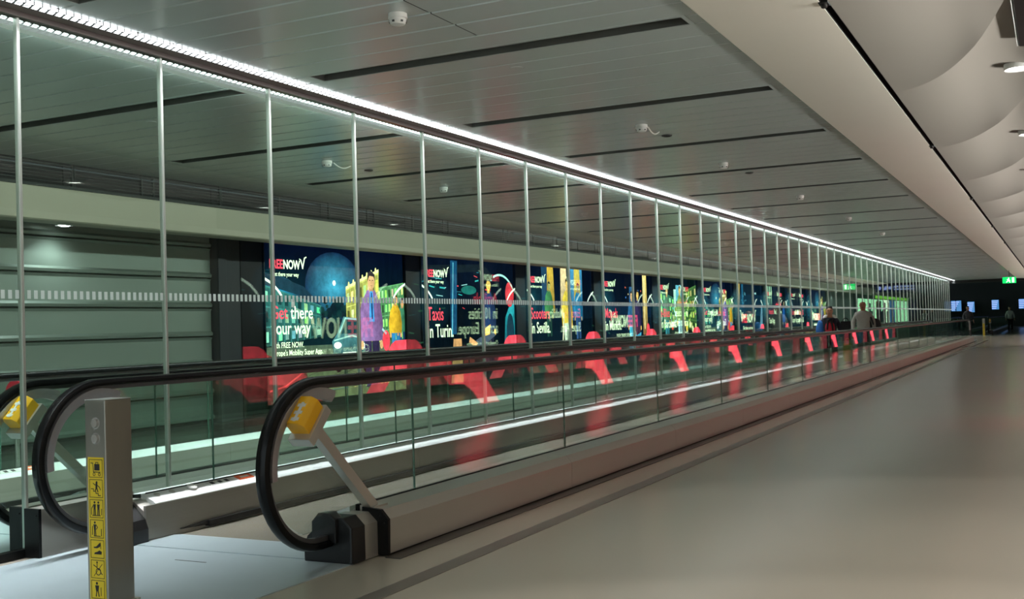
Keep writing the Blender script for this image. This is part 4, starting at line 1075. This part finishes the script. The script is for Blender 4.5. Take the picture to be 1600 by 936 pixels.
pw_, kw = person('person', (-4.80, 26.4, 0), .17, 1.60, srgb(196,146,116), srgb(22,18,18), srgb(26,28,40), srgb(26,25,28), srgb(20,20,22),
    'person in a red top with blue jacket and dark scarf standing on the walkway', arms={1: ((.25,.03,1.14),(.27,-.03,.90)), -1: ((-.25,.02,1.14),(-.24,-.10,.92))})
bj = pbr('blue_jacket', srgb(30,92,160), .8, 0, .1, 20); dk = pbr('dark_scarf', srgb(24,20,22), .9, 0, .2, 30, bump=.3); lt = pbr('pale_hood', srgb(206,204,196), .9, 0, .1, 30)
K = kw
skin_obj('red_top', [(0,-.075*K,1.34*K),(0,-.09*K,1.18*K),(0,-.085*K,1.0*K)], [(0,1),(1,2)], [(.115*K,.08*K),(.135*K,.085*K),(.13*K,.08*K)], pbr('red_knit_top', srgb(176,24,40), .85, 0, .12, 20), pw_)
skin_obj('open_jacket', [(-.17*K,.01*K,1.37*K),(-.25*K,.02*K,1.16*K),(-.25*K,-.02*K,.95*K)], [(0,1),(1,2)], [(.10*K,.11*K),(.105*K,.12*K),(.10*K,.11*K)], bj, pw_)
skin_obj('scarf', [(0,-.11*K,1.44*K),(.05*K,-.155*K,1.30*K),(-.05*K,-.15*K,1.34*K),(-.07*K,-.16*K,1.12*K),(.07*K,-.165*K,1.1*K)], [(0,1),(0,2),(2,3),(1,4)], [(.08*K,.055*K),.028*K,.028*K,.02*K,.02*K], dk, pw_)
skin_obj('hood', [(0,.08*K,1.45*K),(.11*K,.04*K,1.46*K),(-.11*K,.04*K,1.46*K),(.13*K,-.05*K,1.40*K),(-.13*K,-.05*K,1.40*K)], [(0,1),(0,2),(1,3),(2,4)], [.06*K]*3+[.045*K]*2, lt, pw_)
def bag(name, loc, rz, w, d, h, mat, label, strap=.25, soft=.02):
    r = empty(name, loc, rz)
    b = MB(); b.prism([(-w/2*.85,0),(w/2*.85,0),(w/2,h*.25),(w/2*.95,h),(-w/2*.95,h),(-w/2,h*.25)], 'y', -d/2, d/2); b.build('bag_body', mat, r, bevel=soft)
    b = MB()
    pts = [(-w*.25,h-.01)] + [(-w*.25*math.cos(PI*i/10), h+strap*math.sin(PI*i/10)) for i in range(11)] + [(w*.25,h-.01)]
    vs = [Vector((x,0,z)) for x, z in pts]
    for p, q in zip(vs[:-1], vs[1:]):
        t = q-p
        if t.length < 1e-5: continue
        m4 = t.to_track_quat('Z','Y').to_matrix().to_4x4(); m4.translation = p; b.lathe([(.01,0),(.01,t.length)], 8, m4)
    b.build('strap', mat, r, smooth=True); tag(r, label, 'bag'); return r
bag('shoulder_bag', (-4.46, 26.52, .78), .17, .24, .16, .46, pbr('black_bag_fabric', srgb(18,18,22), .8, 0, .15, 20), 'black shoulder bag hanging at the side of the person in red', .07)
bag('carrier_bag', (-4.38, 26.22, .30), .3, .22, .12, .42, pbr('lime_carrier_bag', srgb(150,160,30), .55, 0, .2, 14), 'yellow-green carrier bag held low between the two people', .12)
pm_, km = person('person', (-4.62, 30.2, 0), .1, 1.77, srgb(150,100,74), srgb(70,60,54), srgb(146,142,134), srgb(30,29,28), srgb(30,28,26),
    'bald person in a grey jumper and dark trousers standing behind on the walkway', bald=True, hem=.74)
bp = empty('backpack', (-4.62+.27, 30.32, 0), .1)
bm_ = pbr('black_backpack_nylon', srgb(20,20,22), .7, 0, .15, 20)
skin_obj('pack', [(0,.06,1.30),(0,.08,1.05),(.02,.06,.95)], [(0,1),(1,2)], [(.14,.11),(.19,.14),(.15,.11)], bm_, bp)
skin_obj('shoulder_strap', [(-.10,.06,1.44),(-.12,-.10,1.42),(-.06,-.15,1.25),(.0,-.11,1.02),(.04,.0,.95)], [(0,1),(1,2),(2,3),(3,4)], [.024]*5, bm_, bp)
tag(bp, 'black backpack slung on one shoulder of the bald person in grey', 'backpack')
person('person', (-2.95, 84, 0), .2, 1.75, srgb(170,130,110), srgb(30,26,24), srgb(206,206,210), srgb(24,24,28), srgb(20,20,20), 'distant person in a pale top standing at the far right end')
person('person', (-4.75, 70.4, 0), .2, 1.78, srgb(140,100,84), srgb(24,20,20), srgb(26,26,32), srgb(20,20,24), srgb(16,16,18), 'distant person in dark clothes beside the yellow-striped far post')
